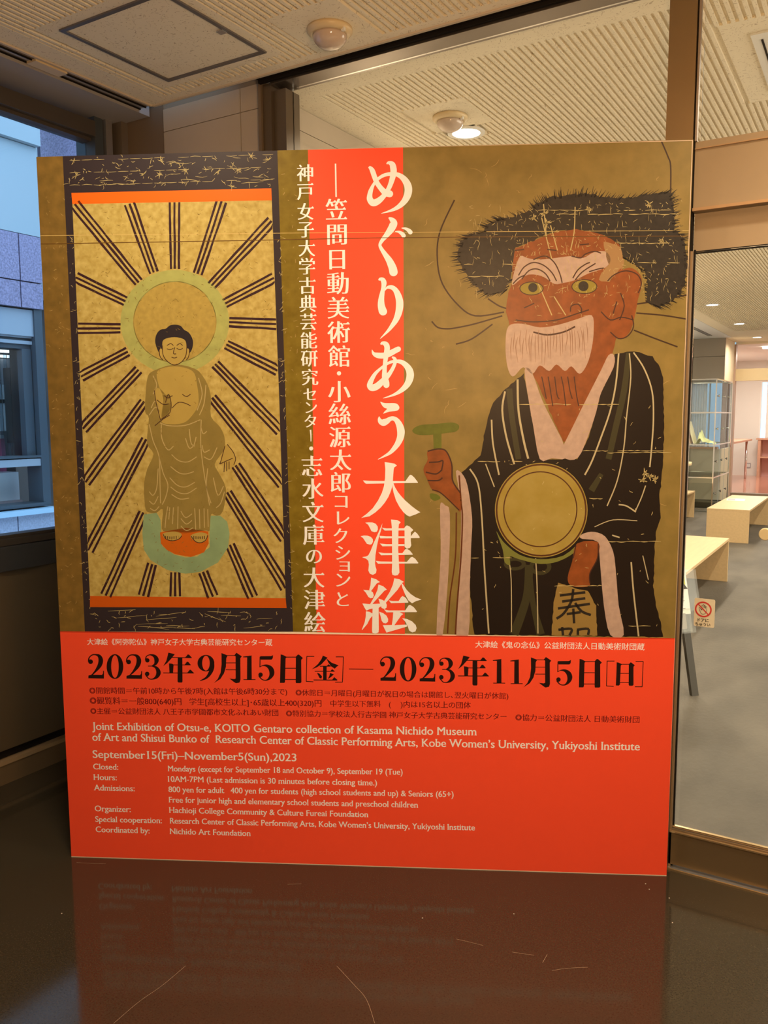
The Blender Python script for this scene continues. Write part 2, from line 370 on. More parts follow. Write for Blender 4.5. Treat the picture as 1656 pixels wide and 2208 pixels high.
# ------------------------------------------------------------------ gallery shell
gc = struct('ceiling', MB().box(-2.28, 3.0, 2.85, 16.30, CZ + .010, CZ + .09), M_ceil, 'ribbed mineral fibre ceiling of the gallery')
gplain = [(-1.885, -1.59, 3.29, 3.62), (-.565, .10, 3.18, 4.0)]
for x, y in GAL_LAMPS[:6]: gplain.append((x - .075, x + .075, y - .075, y + .075))
for x, y in GAL_LAMPS[6:]: gplain.append((x - .075, x + .075, y - .075, y + .075))
garea = (-2.09, 2.8, 2.965, 14.2)
rib_ceiling(gc, garea, gplain)
pb = MB()
for z in zones(-2.28, 3.0, 2.85, 16.30, [garea]): pb.box(z[0], z[1], z[2], z[3], CZ, CZ + .0115)
for a in gplain: pb.box(a[0], a[1], a[2], a[3], CZ + .001, CZ + .0115)
obj('plain_board', pb, M_ceil, gc)
struct('trim_5', MB().box(-2.46, -2.281, 15.24, 16.30, CZ, CZ + .09), M_ceil, 'plain ceiling strip above the cream pillar')
struct('trim_4', MB().box(-3.3, -2.285, 9.72, 15.24, CZ, CZ + .09), M_soffw, 'smooth white ceiling of the window alcove')
struct('ceiling', MB().box(-2.37, 3.1, 2.67, 16.4, 2.94, 3.0).box(-3.4, -2.37, 9.62, 15.4, 2.94, 3.0), M_grey, 'slab above the gallery')
vs = thing('air_diffuser', '', 'vent', (-2.53, 13.9, CZ))
obj('diffuser_plate', MB().box(-.06, .045, -.83, .83, -.0025, -.0004), M_soffw, vs)
for i in range(3): obj('slot', MB().box(.015 - i * .028, .03 - i * .028, -.8, .8, -.004, -.0026), M_black, vs)
tag(vs, 'narrow black slot diffuser in the white alcove ceiling', 'vent')
av = thing('air_vent', 'white ceiling air vent with a black slot above the door transom', 'vent', (-.24, 3.6, CZ))
obj('vent_plate', MB().box(-.235, .235, -.30, .30, -.006, .001), M_white, av)
for x in (-.206, .199): obj('vent_slot', MB().box(x, x + .007, -.25, .25, -.008, -.0065), M_black, av)
obj('vent_core', MB().box(-.17, .17, -.22, .22, -.0085, -.0065), M_white, av)
lbl = {0: 'large round lit downlight beside the gallery smoke detector', 1: 'round gallery downlight hidden behind the poster top, second from the glass',
       2: 'round gallery downlight hidden behind the poster top, third from the glass', 3: 'round lit downlight nearest the door glass top, leftmost of three seen through the door',
       4: 'round lit downlight, middle of three seen through the door', 5: 'round lit downlight near the far beam, rightmost of three seen through the door'}
for i, (x, y) in enumerate(GAL_LAMPS[:6]):
    t = thing('downlight', lbl[i], 'lamp', (x, y, CZ), 0, 'recessed gallery downlights')
    ring = MB(); n = 32
    for k in range(n):
        a0, a1 = 2 * math.pi * k / n, 2 * math.pi * (k + 1) / n
        ring.quadbox([(r * math.cos(a), r * math.sin(a), z) for z in (-.006, 0) for r, a in ((.066, a0), (.088, a0), (.088, a1), (.066, a1))])
    obj('trim_ring', ring, M_white, t)
    obj('diffuser', MB().lathe((0, 0, -.001), (0, 0, -.004), [(0, .065), (1, .065)], 32), M_glow, t)
ww = sroot('wall_left', 'gallery stone wall left of the glass partition')
for k in range(8):
    y0 = 2.84 + k * .86
    for a, b in zip(zz, zz[1:]): obj('stone_slab', MB().box(-2.30, -2.24, y0 + .002, y0 + .858, a + .0015, b - .0015), M_stone, ww)
obj('backing', MB().box(-2.36, -2.30, 2.78, 9.72, 0, 2.93), M_joint, ww)
# alcove with window
al = struct('wall_left', MB().box(-3.4, -3.3, 9.72, 15.4, 0, 2.93).box(-3.3, -2.37, 9.62, 9.72, 0, 2.93), M_wallw, 'white wall of the window alcove')
lt = struct('wall_back', MB().box(-2.375, -2.38 - .0, 15.24, 15.30, 2.09, 2.84), M_taupe, 'taupe panelled lintel and pillar at the end of the alcove')
for a, b, c, d in ((-2.895, -2.382, 2.534, 2.838), (-2.895, -2.382, 2.09, 2.526), (-3.3, -2.93, 2.09, 2.838)):
    obj('taupe_panel', MB().box(a, b, 15.24, 15.29, c, d), M_taupe, lt)
obj('lintel_core', MB().box(-3.4, -2.376, 15.30, 15.40, 2.09, 2.93).box(-3.4, -2.376, 15.26, 15.40, 0, .94), mat('alcove_dado', (.58, .52, .44, 1), .6), lt)
obj('dark_post', MB().box(-2.93, -2.897, 15.20, 15.30, 0, 2.838), mat('post_brown', (.16, .12, .09, 1), .5), lt)
obj('pillar', MB().box(-2.44, -2.375, 15.30, 16.25, 2.09, 2.839), M_cream, lt); obj('pillar_base', MB().box(-2.44, -2.375, 15.30, 16.25, 0, .94), M_cream, lt)
w3 = struct('window_3', MB(), M_slate, 'daylit window with mullions behind the acrylic display cabinet')
part('pane', MB().box(-3.3, -2.44, 15.34, 15.345, .94, 2.09), M_glass, w3)
part('pane', MB().box(-2.41, -2.405, 15.345, 16.25, .94, 2.09), M_glass, w3)
part('mullion', MB().box(-2.62, -2.60, 15.32, 15.36, .94, 2.09), M_bluegrey, w3)
part('sill', MB().box(-3.3, -2.44, 15.22, 15.40, .94, .98), M_wood2, w3)
M_curt = bpy.data.materials.new('sheer_curtain'); M_curt.use_nodes = True; _n = M_curt.node_tree
_t = _n.nodes.new('ShaderNodeBsdfTranslucent'); _t.inputs[0].default_value = (.80, .78, .74, 1); _a = _n.nodes.new('ShaderNodeMixShader'); _a.inputs[0].default_value = .5
_n.nodes['Principled BSDF'].inputs['Base Color'].default_value = (.80, .78, .74, 1)
_n.links.new(_n.nodes['Principled BSDF'].outputs[0], _a.inputs[1]); _n.links.new(_t.outputs[0], _a.inputs[2]); _n.links.new(_a.outputs[0], _n.nodes['Material Output'].inputs[0])
cb = MB()
for i in range(49):
    x = -2.93 + i * .006; y = 15.285 + .014 * math.sin(i * .9)
    cb.v += [(x, y, .985), (x, y, 2.08)]
    if i: cb.f.append((2 * i - 2, 2 * i, 2 * i + 1, 2 * i - 1))
tag(obj('curtain', cb, M_curt), 'pale grey folded curtain behind the acrylic display cabinet', 'curtain')

# far opening to the second room
fw_ = struct('wall_far', MB().box(-2.36, 3.0, 16.30, 16.40, 2.80, 2.93), M_cream, 'framed opening at the far end of the gallery')
part('jamb', MB().box(-2.375, -2.345, 16.25, 16.42, 0, 2.80), mat('jamb_rose', (.50, .34, .27, 1), .4), fw_)
part('transom', MB().box(-2.345, 3.0, 16.28, 16.42, 2.145, 2.36), mat('transom_tan', (.70, .54, .33, 1), .45), fw_)
part('threshold', MB().box(-2.345, 3.0, 16.28, 16.44, 0, .10), mat('thr_brown', (.24, .17, .12, 1), .5), fw_)
struct('floor', MB().box(-3.3, 3.0, 16.44, 21.4, 0, .10), M_salmon, 'glossy salmon floor of the far room')
struct('wall_far', MB().box(-3.3, -2.50, 21.3, 21.4, .10, 2.80), M_wallw, 'white wall of the far room')
struct('wall_far', MB().box(-2.36, 3.0, 21.3, 21.4, .10, 2.80).box(-2.50, -2.36, 21.3, 21.4, 2.3, 2.80), M_wallw, 'white wall right of the far window strip')
struct('window_4', MB().box(-2.50, -2.47, 21.30, 21.36, .98, 2.3).box(-2.50, -2.36, 21.30, 21.36, .94, .98), M_white, 'narrow bright window strip in the far room')
struct('wall_far', MB().box(-2.50, -2.36, 21.3, 21.4, .10, .94), M_wallw, 'white wall under the far window strip')
struct('wall_left', MB().box(-3.4, -3.3, 16.4, 21.4, 0, 2.86).box(-3.3, -2.44, 16.42, 16.5, 0, 2.8), M_wallw, 'white side wall of the far room')
struct('ceiling', MB().box(-3.3, 3.0, 16.42, 21.4, 2.80, 2.86), M_wallw, 'white ceiling of the far room')
tag(obj('ceiling_lamp', MB().box(-2.0, -.6, 17.0, 17.12, 2.76, 2.80), M_glow), 'long white strip lamp on the far room ceiling', 'lamp')
# table, bookshelf, switch plate
t = thing('table', 'wooden table with a slim chrome leg in the far room beside the white wall', 'table', (-2.6, 18.4, .10))
obj('table_top', MB().box(-.65, .09, -1.4, 1.9, .86, .90), M_wood2, t, .004)
for x, y in ((.0, -.65), (.0, 1.7), (-.55, -.65), (-.55, 1.7)):
    l = obj('leg', MB().cyl((x, y, .0), (x, y, .86), .026), M_chrome, t, smooth=True)
t = thing('bookshelf', 'salmon wood bookshelf in the far room at the right edge', 'bookshelf', (-2.1, 21.1, .10))
obj('side_panel', MB().box(-.36, -.30, -.2, .18, 0, .86), M_wood2, t); obj('side_panel', MB().box(.30, .36, -.2, .18, 0, .86), M_wood2, t)
obj('top_board', MB().box(-.40, .40, -.22, .18, .861, .90), M_wood2, t)
obj('shelf_board', MB().box(-.299, .299, -.19, .15, .44, .47), M_wood2, t); obj('back_board', MB().box(-.299, .299, .155, .18, 0, .86), mat('pink_back', (.72, .40, .36, 1), .5), t)
t = thing('switch_plate', 'grey wall socket plate low on the white far wall', 'socket', (-2.70, 21.298, .34))
obj('plate', MB().box(-.06, .06, -.008, 0, -.06, .06), mat('plate_grey', (.42, .38, .38, 1), .5), t)
for x in (-.022, .022): obj('socket', MB().box(x - .016, x + .016, -.012, -.0082, -.035, .035), M_white, t)

# ------------------------------------------------------------------ building opposite
nb = thing('neighbouring_building', 'granite faced building wing opposite the left window with white upper wall', 'building', (-6.5, 1.0, -1.0))
def nbox(n, x0, x1, y0, y1, z0, z1, m, b=0): return obj(n, MB().box(x0, x1, y0 - 1.0, y1 - 1.0, z0 + 1.0, z1 + 1.0), m, nb, b)
WH = mat('outer_white', (.40, .435, .45, 1), .5)
nbox('upper_wall', -.5, .0, -8, 4.88, 3.11, 3.87, WH); nbox('canopy_wall', -.5, .06, -8, 4.88, 3.875, 8.0, WH)
nbox('set_back_wall', -1.2, -.6, 5.34, 9, -1, 8, WH)
nbox('granite_column', -.4, .15, 5.22, 6.6, -1, 8, M_gran, .01)
nbox('band_core', -.5, -.035, -8, 4.88, 2.48, 3.105, M_slate)
y = -8
k = 0
ys = [4.655 - i * .9 for i in range(15)] 
prev = 4.88
for yy in ys:
    nbox('granite_slab', -.04, 0, yy + .006, prev - .006, 2.71, 3.105, M_gran); nbox('granite_slab', -.04, -.006, yy + .006, prev - .006, 2.482, 2.70, M_gran); prev = yy
nbox('window_head', -.30, -.06, -8, 4.88, 2.24, 2.47, M_bluegrey)
for z in (2.225, 2.17): nbox('head_line', -.24, -.09, -8, 4.80, z, z + .03, M_bluegrey)
nbox('head_recess', -.28, -.12, -8, 4.80, 2.13, 2.25, M_slate)
nbox('window_jamb', -.25, -.04, 4.80, 4.88, .72, 2.48, M_slate); nbox('window_jamb', -.28, -.10, 4.70, 4.79, 1.15, 2.13, M_slate)
nbox('inner_jamb', -.40, -.30, 4.71, 4.9, 1.29, 1.97, M_slate)
nbox('window_rail', -.24, -.05, -8, 4.80, 1.085, 1.15, M_bluegrey); nbox('window_rail', -.24, -.04, -8, 4.80, 1.16, 1.18, M_slate)
nbox('lower_rail', -.24, -.02, -8, 4.82, .72, .75, M_slate)
nbox('ledge', -.35, .06, -8, 4.90, .66, .705, mat('ledge_blue', (.50, .66, .78, 1), .4))
prev = 4.9
for yy in [4.50 - i * .9 for i in range(14)]:
    nbox('parapet_slab', -.05, .0, yy + .006, prev - .006, .10, .655, M_granL); nbox('parapet_slab', -.05, .0, yy + .006, prev - .006, -.9, .09, M_granL); prev = yy
nbox('parapet_core', -.35, -.052, -8, 4.9, -1, .655, M_slate)
nbox('white_cabinet', -.60, -.40, -2, 4.81, .757, 1.017, M_white)
nbox('cabinet_joint', -.399, -.396, 4.575, 4.581, .757, 1.017, M_slate)
nbox('tan_base', -.60, -.36, -2, 4.81, .703, .756, mat('tan_base', (.46, .34, .32, 1), .5))
nbox('pink_partition', -.75, -.62, -2, 4.84, 1.0, 1.325, M_pink)
nbox('counter_edge', -.78, -.58, -2, 4.81, 1.326, 1.358, M_white)
nbox('glass_sheet', -.18, -.172, -8, 4.72, 1.15, 2.13, M_glass)
for i, yy in enumerate((4.66, 4.745, 4.82, 4.88, 4.56, 4.4, 4.2, 4.0)):
    nbox('sheer_strip', -.50 - .01 * i, -.49 - .01 * i, yy - .02, yy + .012, 1.09, 2.12, glass('sheer%d' % i, (.75, .82, .86, 1), .2, .3) if i == 0 else bpy.data.materials['sheer0'])
nbox('inner_beam', -1.2, -1.1, -3, 5.3, 1.86, 2.11, M_bluegrey)
nbox('back_wall', -3.1, -3.0, -8, 3.2, .0, 2.6, M_slate); nbox('end_wall', -3.0, -.6, 7.0, 7.1, .0, 2.6, M_slate)
nbox('mid_wall', -1.8, -1.6, -8, 5.22, .05, 2.6, M_slate); nbox('mid_wall', -1.8, -1.6, 5.69, 7, .05, 2.6, M_slate)
nbox('mid_wall', -1.8, -1.6, 5.22, 5.69, .05, 1.38, M_bluegrey); nbox('mid_wall', -1.8, -1.6, 5.22, 5.69, 2.03, 2.6, M_bluegrey)
nbox('mid_rail', -1.76, -1.64, 5.22, 5.69, 1.68, 1.72, M_slate); nbox('mid_rail', -1.76, -1.64, 5.56, 5.60, 1.38, 1.68, M_slate); nbox('mid_rail', -1.76, -1.64, 5.56, 5.60, 1.72, 2.03, M_slate)
nbox('room_ceiling', -3.1, -.3, -8, 7.1, 2.61, 2.70, M_bluegrey)
nbox('room_floor', -3.1, -.36, -8, 7.1, -.1, .049, M_bluegrey)
for z in (2.17, 2.12): nbox('strip_lamp', -1.09, -1.05, 4.64, 5.24, z, z + .025, mat('strip_glow', (1, 1, 1, 1), .5, emit=(.85, .95, 1, 1.6)))
struct('floor', MB().box(-40, -3.25, -30, 40, -1.1, -1.0), mat('paving', (.35, .36, .38, 1), .8), 'pale paving of the court outside')

# ------------------------------------------------------------------ benches, cabinet, easel
def bench(loc, label, W_=.48, L=1.95, H=.40):
    t = thing('bench', label, 'bench', loc, 0, 'pale maple benches in the gallery')
    obj('seat', MB().box(0, W_, 0, L, H - .022, H), M_wood, t, .0015)
    obj('end_panel', MB().box(.001, W_ - .001, .0, .022, 0, H - .0225), M_wood, t, .0015)
    obj('end_panel', MB().box(.001, W_ - .001, L - .022, L, 0, H - .0225), M_wood, t, .0015)
    return t
b1 = bench((-1.62, 6.02, 0), 'pale maple bench nearest the door, half hidden behind the door stile')
copy_tree(b1, (-1.77, 10.50, 0), 'pale maple bench with a paper lying on top, in the middle of the gallery')
copy_tree(b1, (-2.83, 10.95, 0), 'pale maple bench in front of the acrylic cabinet, only its right end showing')
pp = thing('paper_sheet', 'white paper with printed blocks lying on the middle maple bench', 'paper', (-1.62, 11.75, .4005), .1)
obj('sheet', MB().box(-.11, .11, -.15, .15, 0, .001), M_white, pp); obj('printed_block', MB().box(-.10, -.01, -.1, .12, .0012, .0016), mat('ink_grey', (.40, .40, .45, 1), .7), pp)

cab = thing('display_cabinet', 'tall clear acrylic display cabinet with chrome frame and knobbed doors', 'cabinet', (-2.24, 13.7, 0))
CW, CL = .66, 1.50
tiers = [.05, .545, 1.06, 1.565, 2.08]
zs = [(.0, .02)]
for z in tiers:
    s = MB()
    for a, b in (((0, 0), (-CW, 0)), ((0, CL), (-CW, CL)), ((0, 0), (0, CL)), ((-CW, 0), (-CW, CL))): s.bar((a[0], a[1], z), (b[0], b[1], z), .018, .018)
    obj('rail', s, M_chrome, cab)
    obj('shelf_sheet', MB().box(-CW + .01, -.01, .01, CL - .01, z - .005, z + .001), M_glassG if z < 1 else M_glassA, cab)
for x, y in ((0, 0), (-CW, 0), (0, CL), (-CW, CL)): obj('post', MB().box(x - .008, x + .008, y - .008, y + .008, 0, 2.088), M_chrome, cab)
for k in (0, 1): obj('foot_rail', MB().bar((0, 0, .02 - k * .012 + .012), (-CW, 0, .02 - k * .012 + .012), .01, .01), M_chrome, cab)
for i in range(4):
    z0, z1 = tiers[i], tiers[i + 1]
    obj('front_sheet', MB().box(-CW + .01, -.01, -.004, 0, z0 + .012, z1 - .012), M_glassG if i < 2 else M_glassA, cab)
    for j in range(3):
        d = obj('cabinet_door', MB().box(0, .006, j * CL / 3 + .012, (j + 1) * CL / 3 - .004, z0 + .012, z1 - .012), M_glassA, cab)
        obj('door_edge', MB().box(.0062, .010, (j + 1) * CL / 3 - .012, (j + 1) * CL / 3 - .002, z0 + .012, z1 - .012), M_bluegrey, d)
        obj('knob', MB().lathe((.006, j * CL / 3 + .08, (z0 + z1) / 2), (.04, j * CL / 3 + .08, (z0 + z1) / 2), [(0, .01), (.5, .01), (.55, .018), (1, .018)], 12), M_chrome, d)
lean = [((.86, .74, .52), -.40), ((.80, .55, .42), -.455), ((.20, .28, .40), -.50), ((.80, .84, .86), -.55)]
nm = ['tan folder leaning on the cabinet shelf, next to the yellow cloth', 'salmon folder leaning on the cabinet shelf, second from the yellow cloth',
      'dark blue folder leaning on the cabinet shelf', 'white folder leaning on the cabinet shelf, farthest left']
for i, (c, x) in enumerate(lean):
    a = Vector((x - 2.24 + .04, 14.15, 1.064)); q = Vector((x - 2.24 - .07, 14.15, 1.064 + .36))
    o = obj('folder', MB().bar(a, q, .30, .012, (1, 0, 0)), mat('folder%d' % i, c + (1,), .6)); tag(o, nm[i], 'folder', 'folders leaning in the display cabinet')
cl = MB(); n = 20; prof = [(-.32, 0), (-.30, .12), (-.275, .215), (-.255, .20), (-.22, .10), (-.17, .075), (-.13, .055), (-.07, .04), (-.05, 0)]
rows = 7
for j in range(rows):
    yy = j * .30 / (rows - 1); s = math.sin(math.pi * (j + .4) / (rows - .2)) ** .5
    for i, (x, z) in enumerate(prof): cl.v.append((-2.24 + x, 13.95 + yy + .012 * math.sin(i * 2.1 + j), 1.063 + z * s * (1 + .15 * math.sin(i * 3 + j * 2))))
for j in range(rows - 1):
    for i in range(len(prof) - 1):
        a = j * len(prof) + i; cl.f.append((a, a + 1, a + 1 + len(prof), a + len(prof)))
tag(obj('cloth', cl, mat('lemon_cloth', (.83, .82, .42, 1), .8), smooth=True), 'crumpled pale yellow cloth inside the display cabinet', 'cloth')

ps = thing('bollard_stand', 'black post with a round cream top beside the door stile', 'stand', (-1.955, 9.8, 0))
obj('post', MB().cyl((0, 0, .018), (0, 0, .93), .055, .04), M_black, ps, smooth=True); obj('round_top', MB().lathe((0, 0, .93), (0, 0, .99), [(0, .05), (.4, .12), (1, .12)], 24), M_cream_pl, ps, smooth=True)
obj('base_plate', MB().cyl((0, 0, 0), (0, 0, .018), .16), M_black, ps)

# easel sign: local x runs along the board, local -y is its face, leaning back
ez = thing('easel_sign', 'white notice board on a black easel with leaflet pocket behind the door glass', 'sign', (-.786, 4.585, 0), R_(48))
tl = math.tan(R_(15))
def ep(x, z, o=0): return (x, z * tl - o, z)
def slab(x0, x1, z0, z1, o0, o1): return MB().quadbox([ep(x0, z0, o1), ep(x1, z0, o1), ep(x1, z0, o0), ep(x0, z0, o0), ep(x0, z1, o1), ep(x1, z1, o1), ep(x1, z1, o0), ep(x0, z1, o0)])
EB = mat('easel_black', (.045, .04, .03, 1), .5)
for x0 in (-.060, -.62): obj('leg', slab(x0 + .014, x0 + .056, 0, 1.25, 0, .022), EB, ez)
obj('rear_leg', MB().bar((-.33, .42, 0), (-.33, 1.2 * tl + .03, 1.2), .04, .02), EB, ez)
obj('cross_bar', slab(-.62, -.004, .38, .42, .022, .03), EB, ez)
bd = obj('notice_board', slab(-.70, -.0, .43, 1.05, .032, .040), M_white, ez)
obj('green_print', slab(-.062, -.012, .585, .66, .0405, .0412), mat('lime_print', (.55, .60, .12, 1), .7), bd)
zg = MB()
for i in range(8):
    x = -.40 + i * .05
    zg.v += [ep(x, .562, .0415), ep(x + .05, .562, .0415), ep(x + .028, .592, .0415)]; zg.f.append((i * 3, i * 3 + 1, i * 3 + 2))
obj('zigzag_print', zg, mat('ink_dark', (.06, .06, .05, 1), .7), bd)
ln = MB()
for i, z in enumerate((.545, .53, .50, .475, .46)): ln.quadbox(slab(-.68, -.03 - .02 * (i % 2), z, z + .003, .0405, .0412).v)
obj('text_line', ln, mat('ink_grey2', (.35, .33, .30, 1), .7), bd)
pk = obj('leaflet_pocket', slab(-.55, -.005, .34, .46, .045, .075), M_glassG, ez); obj('leaflet', slab(-.5, -.05, .36, .44, .055, .062), mat('leaflet_grey', (.36, .33, .30, 1), .6), pk)
pk2 = obj('side_pocket', slab(.005, .075, .44, .66, .01, .03), M_glassA, ez)

# ------------------------------------------------------------------ the poster board
BL = Vector((-2.316, 1.737, 0)); BA = R_(27.296); BW = 2.0125; BH = 2.318
bdir = Vector((math.cos(BA), math.sin(BA), 0)); bn = Vector((math.sin(BA), -math.cos(BA), 0))
def uv(px, py):
    v = (px - 828) / FPX * cr - (py - 1104) / FPX * cu + f2
    t = (BL - CAM).dot(bn) / v.dot(bn); q = CAM + v * t - BL
    return q.dot(bdir), q.z
poster = thing('poster_board', 'large free standing exhibition poster board, red, gold and black, on the granite floor', 'poster', BL, BA)
obj('panel', MB().box(0, BW, .0005, .022, 0, BH), mat('foam_board', (.80, .74, .62, 1), .6), poster)
for u in (.45, 1.5):
    obj('rear_strut', MB().bar((u, .03, 1.1), (u, .34, .012), .04, .02).box(u - .02, u + .02, .025, .35, 0, .012), M_black, poster)
LAY = .00005
def sat(name, col, **k):
    k.setdefault('rough', .42); k.setdefault('spec', .28); k.setdefault('bump', .10); k.setdefault('bscale', 5)
    return mat(name, col, **k)
def isnum(x): return isinstance(x, (int, float))
def pmesh(name, polys, m, layer, parent=None, split=False, stuff=False):
    """flat printed shapes. polys: outlines in photo pixels carried onto the board; split = one object per entry"""
    if split:
        return [pmesh(name, g if not isnum(g[0][0]) else [g], m, layer + i * split, parent) for i, g in enumerate(polys)]
    mb = MB()
    for P in polys:
        Q = [uv(*p) for p in P]
        b = len(mb.v); y = -LAY * layer - (8e-6 if len(Q) > 6 and len(polys) > 1 else 0)
        mb.v += [(min(max(u, 0), BW), y, min(max(v, 0), BH)) for u, v in Q]
        if len(Q) <= 4: mb.f.append(tuple(range(b, b + len(Q))))
        else:
            for t in tessellate_polygon([[Vector((u, v, 0)) for u, v in Q]]): mb.f.append(tuple(b + i for i in t))
    o = obj(name, mb, m, parent or poster)
    if stuff: o['kind'] = 'stuff'
    return o
def crom(P, n=6, closed=False):
    out = []; N = len(P)
    for i in range(N if closed else N - 1):
        p0 = P[(i - 1) % N] if closed or i > 0 else P[0]; p1 = P[i]; p2 = P[(i + 1) % N]; p3 = P[(i + 2) % N] if closed or i + 2 < N else P[-1]
        for k in range(n):
            t = k / n
            out.append(tuple(.5 * (2 * b + (c - a) * t + (2 * a - 5 * b + 4 * c - d) * t * t + (3 * b - a - 3 * c + d) * t ** 3) for a, b, c, d in zip(p0, p1, p2, p3)))
    if not closed: out.append(tuple(P[-1]))
    return out
def stroke(P, w=None, n=6, cap=False, smooth=True):
    """ribbon outline as list of quads; P = (x,y[,w])"""
    P = [tuple(p) if len(p) == 3 else (p[0], p[1], w) for p in P]
    Q = crom(P, n) if smooth and len(P) > 2 else P
    L, Rr = [], []
    for i, q in enumerate(Q):
        a = Q[max(0, i - 1)]; b = Q[min(len(Q) - 1, i + 1)]
        dx, dy = b[0] - a[0], b[1] - a[1]; l = math.hypot(dx, dy) or 1; nx, ny = -dy / l, dx / l; h_ = max(q[2], 1e-4) / 2
        L.append((q[0] + nx * h_, q[1] + ny * h_)); Rr.append((q[0] - nx * h_, q[1] - ny * h_))
    out = [[L[i], L[i + 1], Rr[i + 1], Rr[i]] for i in range(len(Q) - 1)]
    if cap:
        for c in ([Q[-1]] if cap == 1 else [Q[0], Q[-1]]): out.append(disc(c[0], c[1], c[2] / 2))
    return out
def disc(x, y, rx, ry=None, n=20): ry = ry or rx; return [(x + rx * math.cos(2 * math.pi * i / n), y + ry * math.sin(2 * math.pi * i / n)) for i in range(n)]
def ringq(x, y, rx, ry, ix, iy, n=48):
    return [[(x + r[0] * math.cos(a), y + r[1] * math.sin(a)) for r, a in (((rx, ry), 2 * math.pi * i / n), ((rx, ry), 2 * math.pi * (i + 1) / n), ((ix, iy), 2 * math.pi * (i + 1) / n), ((ix, iy), 2 * math.pi * i / n))] for i in range(n)]
def rough_poly(P, amp, step=7):
    out = []
    for i in range(len(P)):
        a, b = P[i], P[(i + 1) % len(P)]; l = math.hypot(b[0] - a[0], b[1] - a[1]); n = max(1, int(l / step))
        for k in range(n):
            t = k / n; out.append((a[0] + (b[0] - a[0]) * t + rnd.uniform(-amp, amp), a[1] + (b[1] - a[1]) * t + rnd.uniform(-amp, amp)))
    return out
#--ART--
G_left = sat('gold_side', pr(104, 76, 26), noise=.16, nscale=26, detail=9, col2=pr(128, 92, 34))
G_mid = sat('gold_middle', pr(124, 97, 22), noise=.1, nscale=26, detail=9, col2=pr(104, 78, 8))
G_right = sat('gold_right', pr(118, 93, 38), noise=.1, nscale=14, col2=pr(138, 108, 47), detail=12)
G_field = sat('gold_field', pr(160, 127, 50), noise=.1, nscale=48, col2=pr(190, 158, 78), detail=12)
RED = sat('poster_red', pr(238, 72, 36))
BLK = sat('brocade_black', pr(48, 36, 32))
ORG = sat('strip_orange', pr(228, 92, 14))
DLN = sat('ray_brown', pr(52, 26, 26))
SCR = sat('worn_gold', pr(176, 148, 84))
pmesh('gold_ground', [[(78, 334), (140, 333), (186, 1362), (128, 1362)]], G_left, 0)
pmesh('gold_ground', [[(596, 322), (668, 321), (698, 1363), (630, 1362)]], G_mid, 0)
pmesh('gold_ground', [[(868, 315), (1496, 300), (1456, 1377), (872, 1366)]], G_right, 0)
pmesh('red_band', [[(664, 321), (869, 315), (873, 1367), (683, 1363)]], RED, 1)
pmesh('red_field', [[(128, 1361), (1457, 1376), (1438, 1890), (154, 1849)]], RED, 8.5)
pmesh('dark_border', [[(135, 333), (598, 321), (632, 1362), (183, 1362)]], BLK, 1)
fieldp = [(156, 438), (586, 431), (602, 858), (616, 1290), (194, 1286), (174, 850)]
pmesh('picture_field', [fieldp], G_field, 2)
pmesh('orange_strip', [[(154, 416), (585, 406), (586, 432), (156, 440)]], ORG, 3)
pmesh('orange_strip', [[(194, 1285), (616, 1290), (618, 1311), (194, 1309)]], sat('strip_orange_low', pr(190, 78, 10)), 3)
# rays
RAYS = [((161, 440), (299, 609)), ((279, 439), (332, 588)), ((376, 436), (377, 580)), ((478, 434), (426, 591)), ((586, 476), (456, 616)), ((591, 599), (484, 655)),
        ((596, 699), (494, 695)), ((599, 799), (488, 743)), ((605, 930), (464, 785)), ((609, 1045), (457, 857)), ((614, 1162), (508, 1003)), ((616, 1268), (490, 1062)),
        ((545, 1288), (496, 1175)), ((459, 1287), (438, 1233)), ((378, 1286), (378, 1234)), ((309, 1285), (328, 1216)), ((228, 1284), (309, 1105)), ((190, 1187), (315, 947)),
        ((184, 1040), (311, 866)), ((178, 925), (299, 797)), ((174, 812), (276, 758)), ((168, 708), (260, 708)), ((163, 598), (271, 650))]
rays = []
for a, b in RAYS:
    l = math.hypot(b[0] - a[0], b[1] - a[1]); nx, ny = -(b[1] - a[1]) / l, (b[0] - a[0]) / l
    for k in (-1, 0, 1):
        o = k * 9.2; st_ = []
        nn = max(3, int(l / 24))
        for i in range(nn + 1):
            t = i / nn
            st_.append((a[0] + (b[0] - a[0]) * t + nx * o * (1.12 - .18 * t) + rnd.uniform(-.4, .4), a[1] + (b[1] - a[1]) * t + ny * o * (1.12 - .18 * t) + rnd.uniform(-.4, .4), 4.9 + rnd.uniform(-.7, .7)))
        rq = []; rays.append(rq)
        for q in stroke(st_, n=2):
            rq.append([(min(max(x, 155 + (y - 440) * .046), 586 + (y - 432) * .036), y) for x, y in q])
pmesh('ray_line', rays, DLN, 3, split=1e-9)
HAL = sat('halo_green', pr(158, 148, 70), noise=.12, nscale=30, detail=10)
pmesh('halo', ringq(377, 694, 117, 112, 88, 86), HAL, 3)
pmesh('halo_disc', [disc(377, 694, 90, 88, 48)], sat('halo_gold', pr(164, 131, 54), noise=.12, nscale=60, detail=12), 3)
LOT = sat('lotus_green', pr(128, 142, 88), noise=.1, nscale=16)
pmesh('lotus_base', [[(310, 1109), (307, 1150), (310, 1185), (325, 1208), (361, 1229), (400, 1237), (432, 1233), (470, 1213), (492, 1180), (495, 1150), (490, 1125), (475, 1112), (452, 1112), (452, 1180), (425, 1200), (400, 1202), (376, 1196), (350, 1178), (346, 1120), (338, 1106)]], LOT, 4)
pmesh('cushion', [[(345, 1148), (347, 1172), (360, 1186), (378, 1195), (411, 1201), (440, 1191), (450, 1172), (449, 1146), (400, 1138)]], sat('cushion_orange', pr(186, 84, 12)), 5)
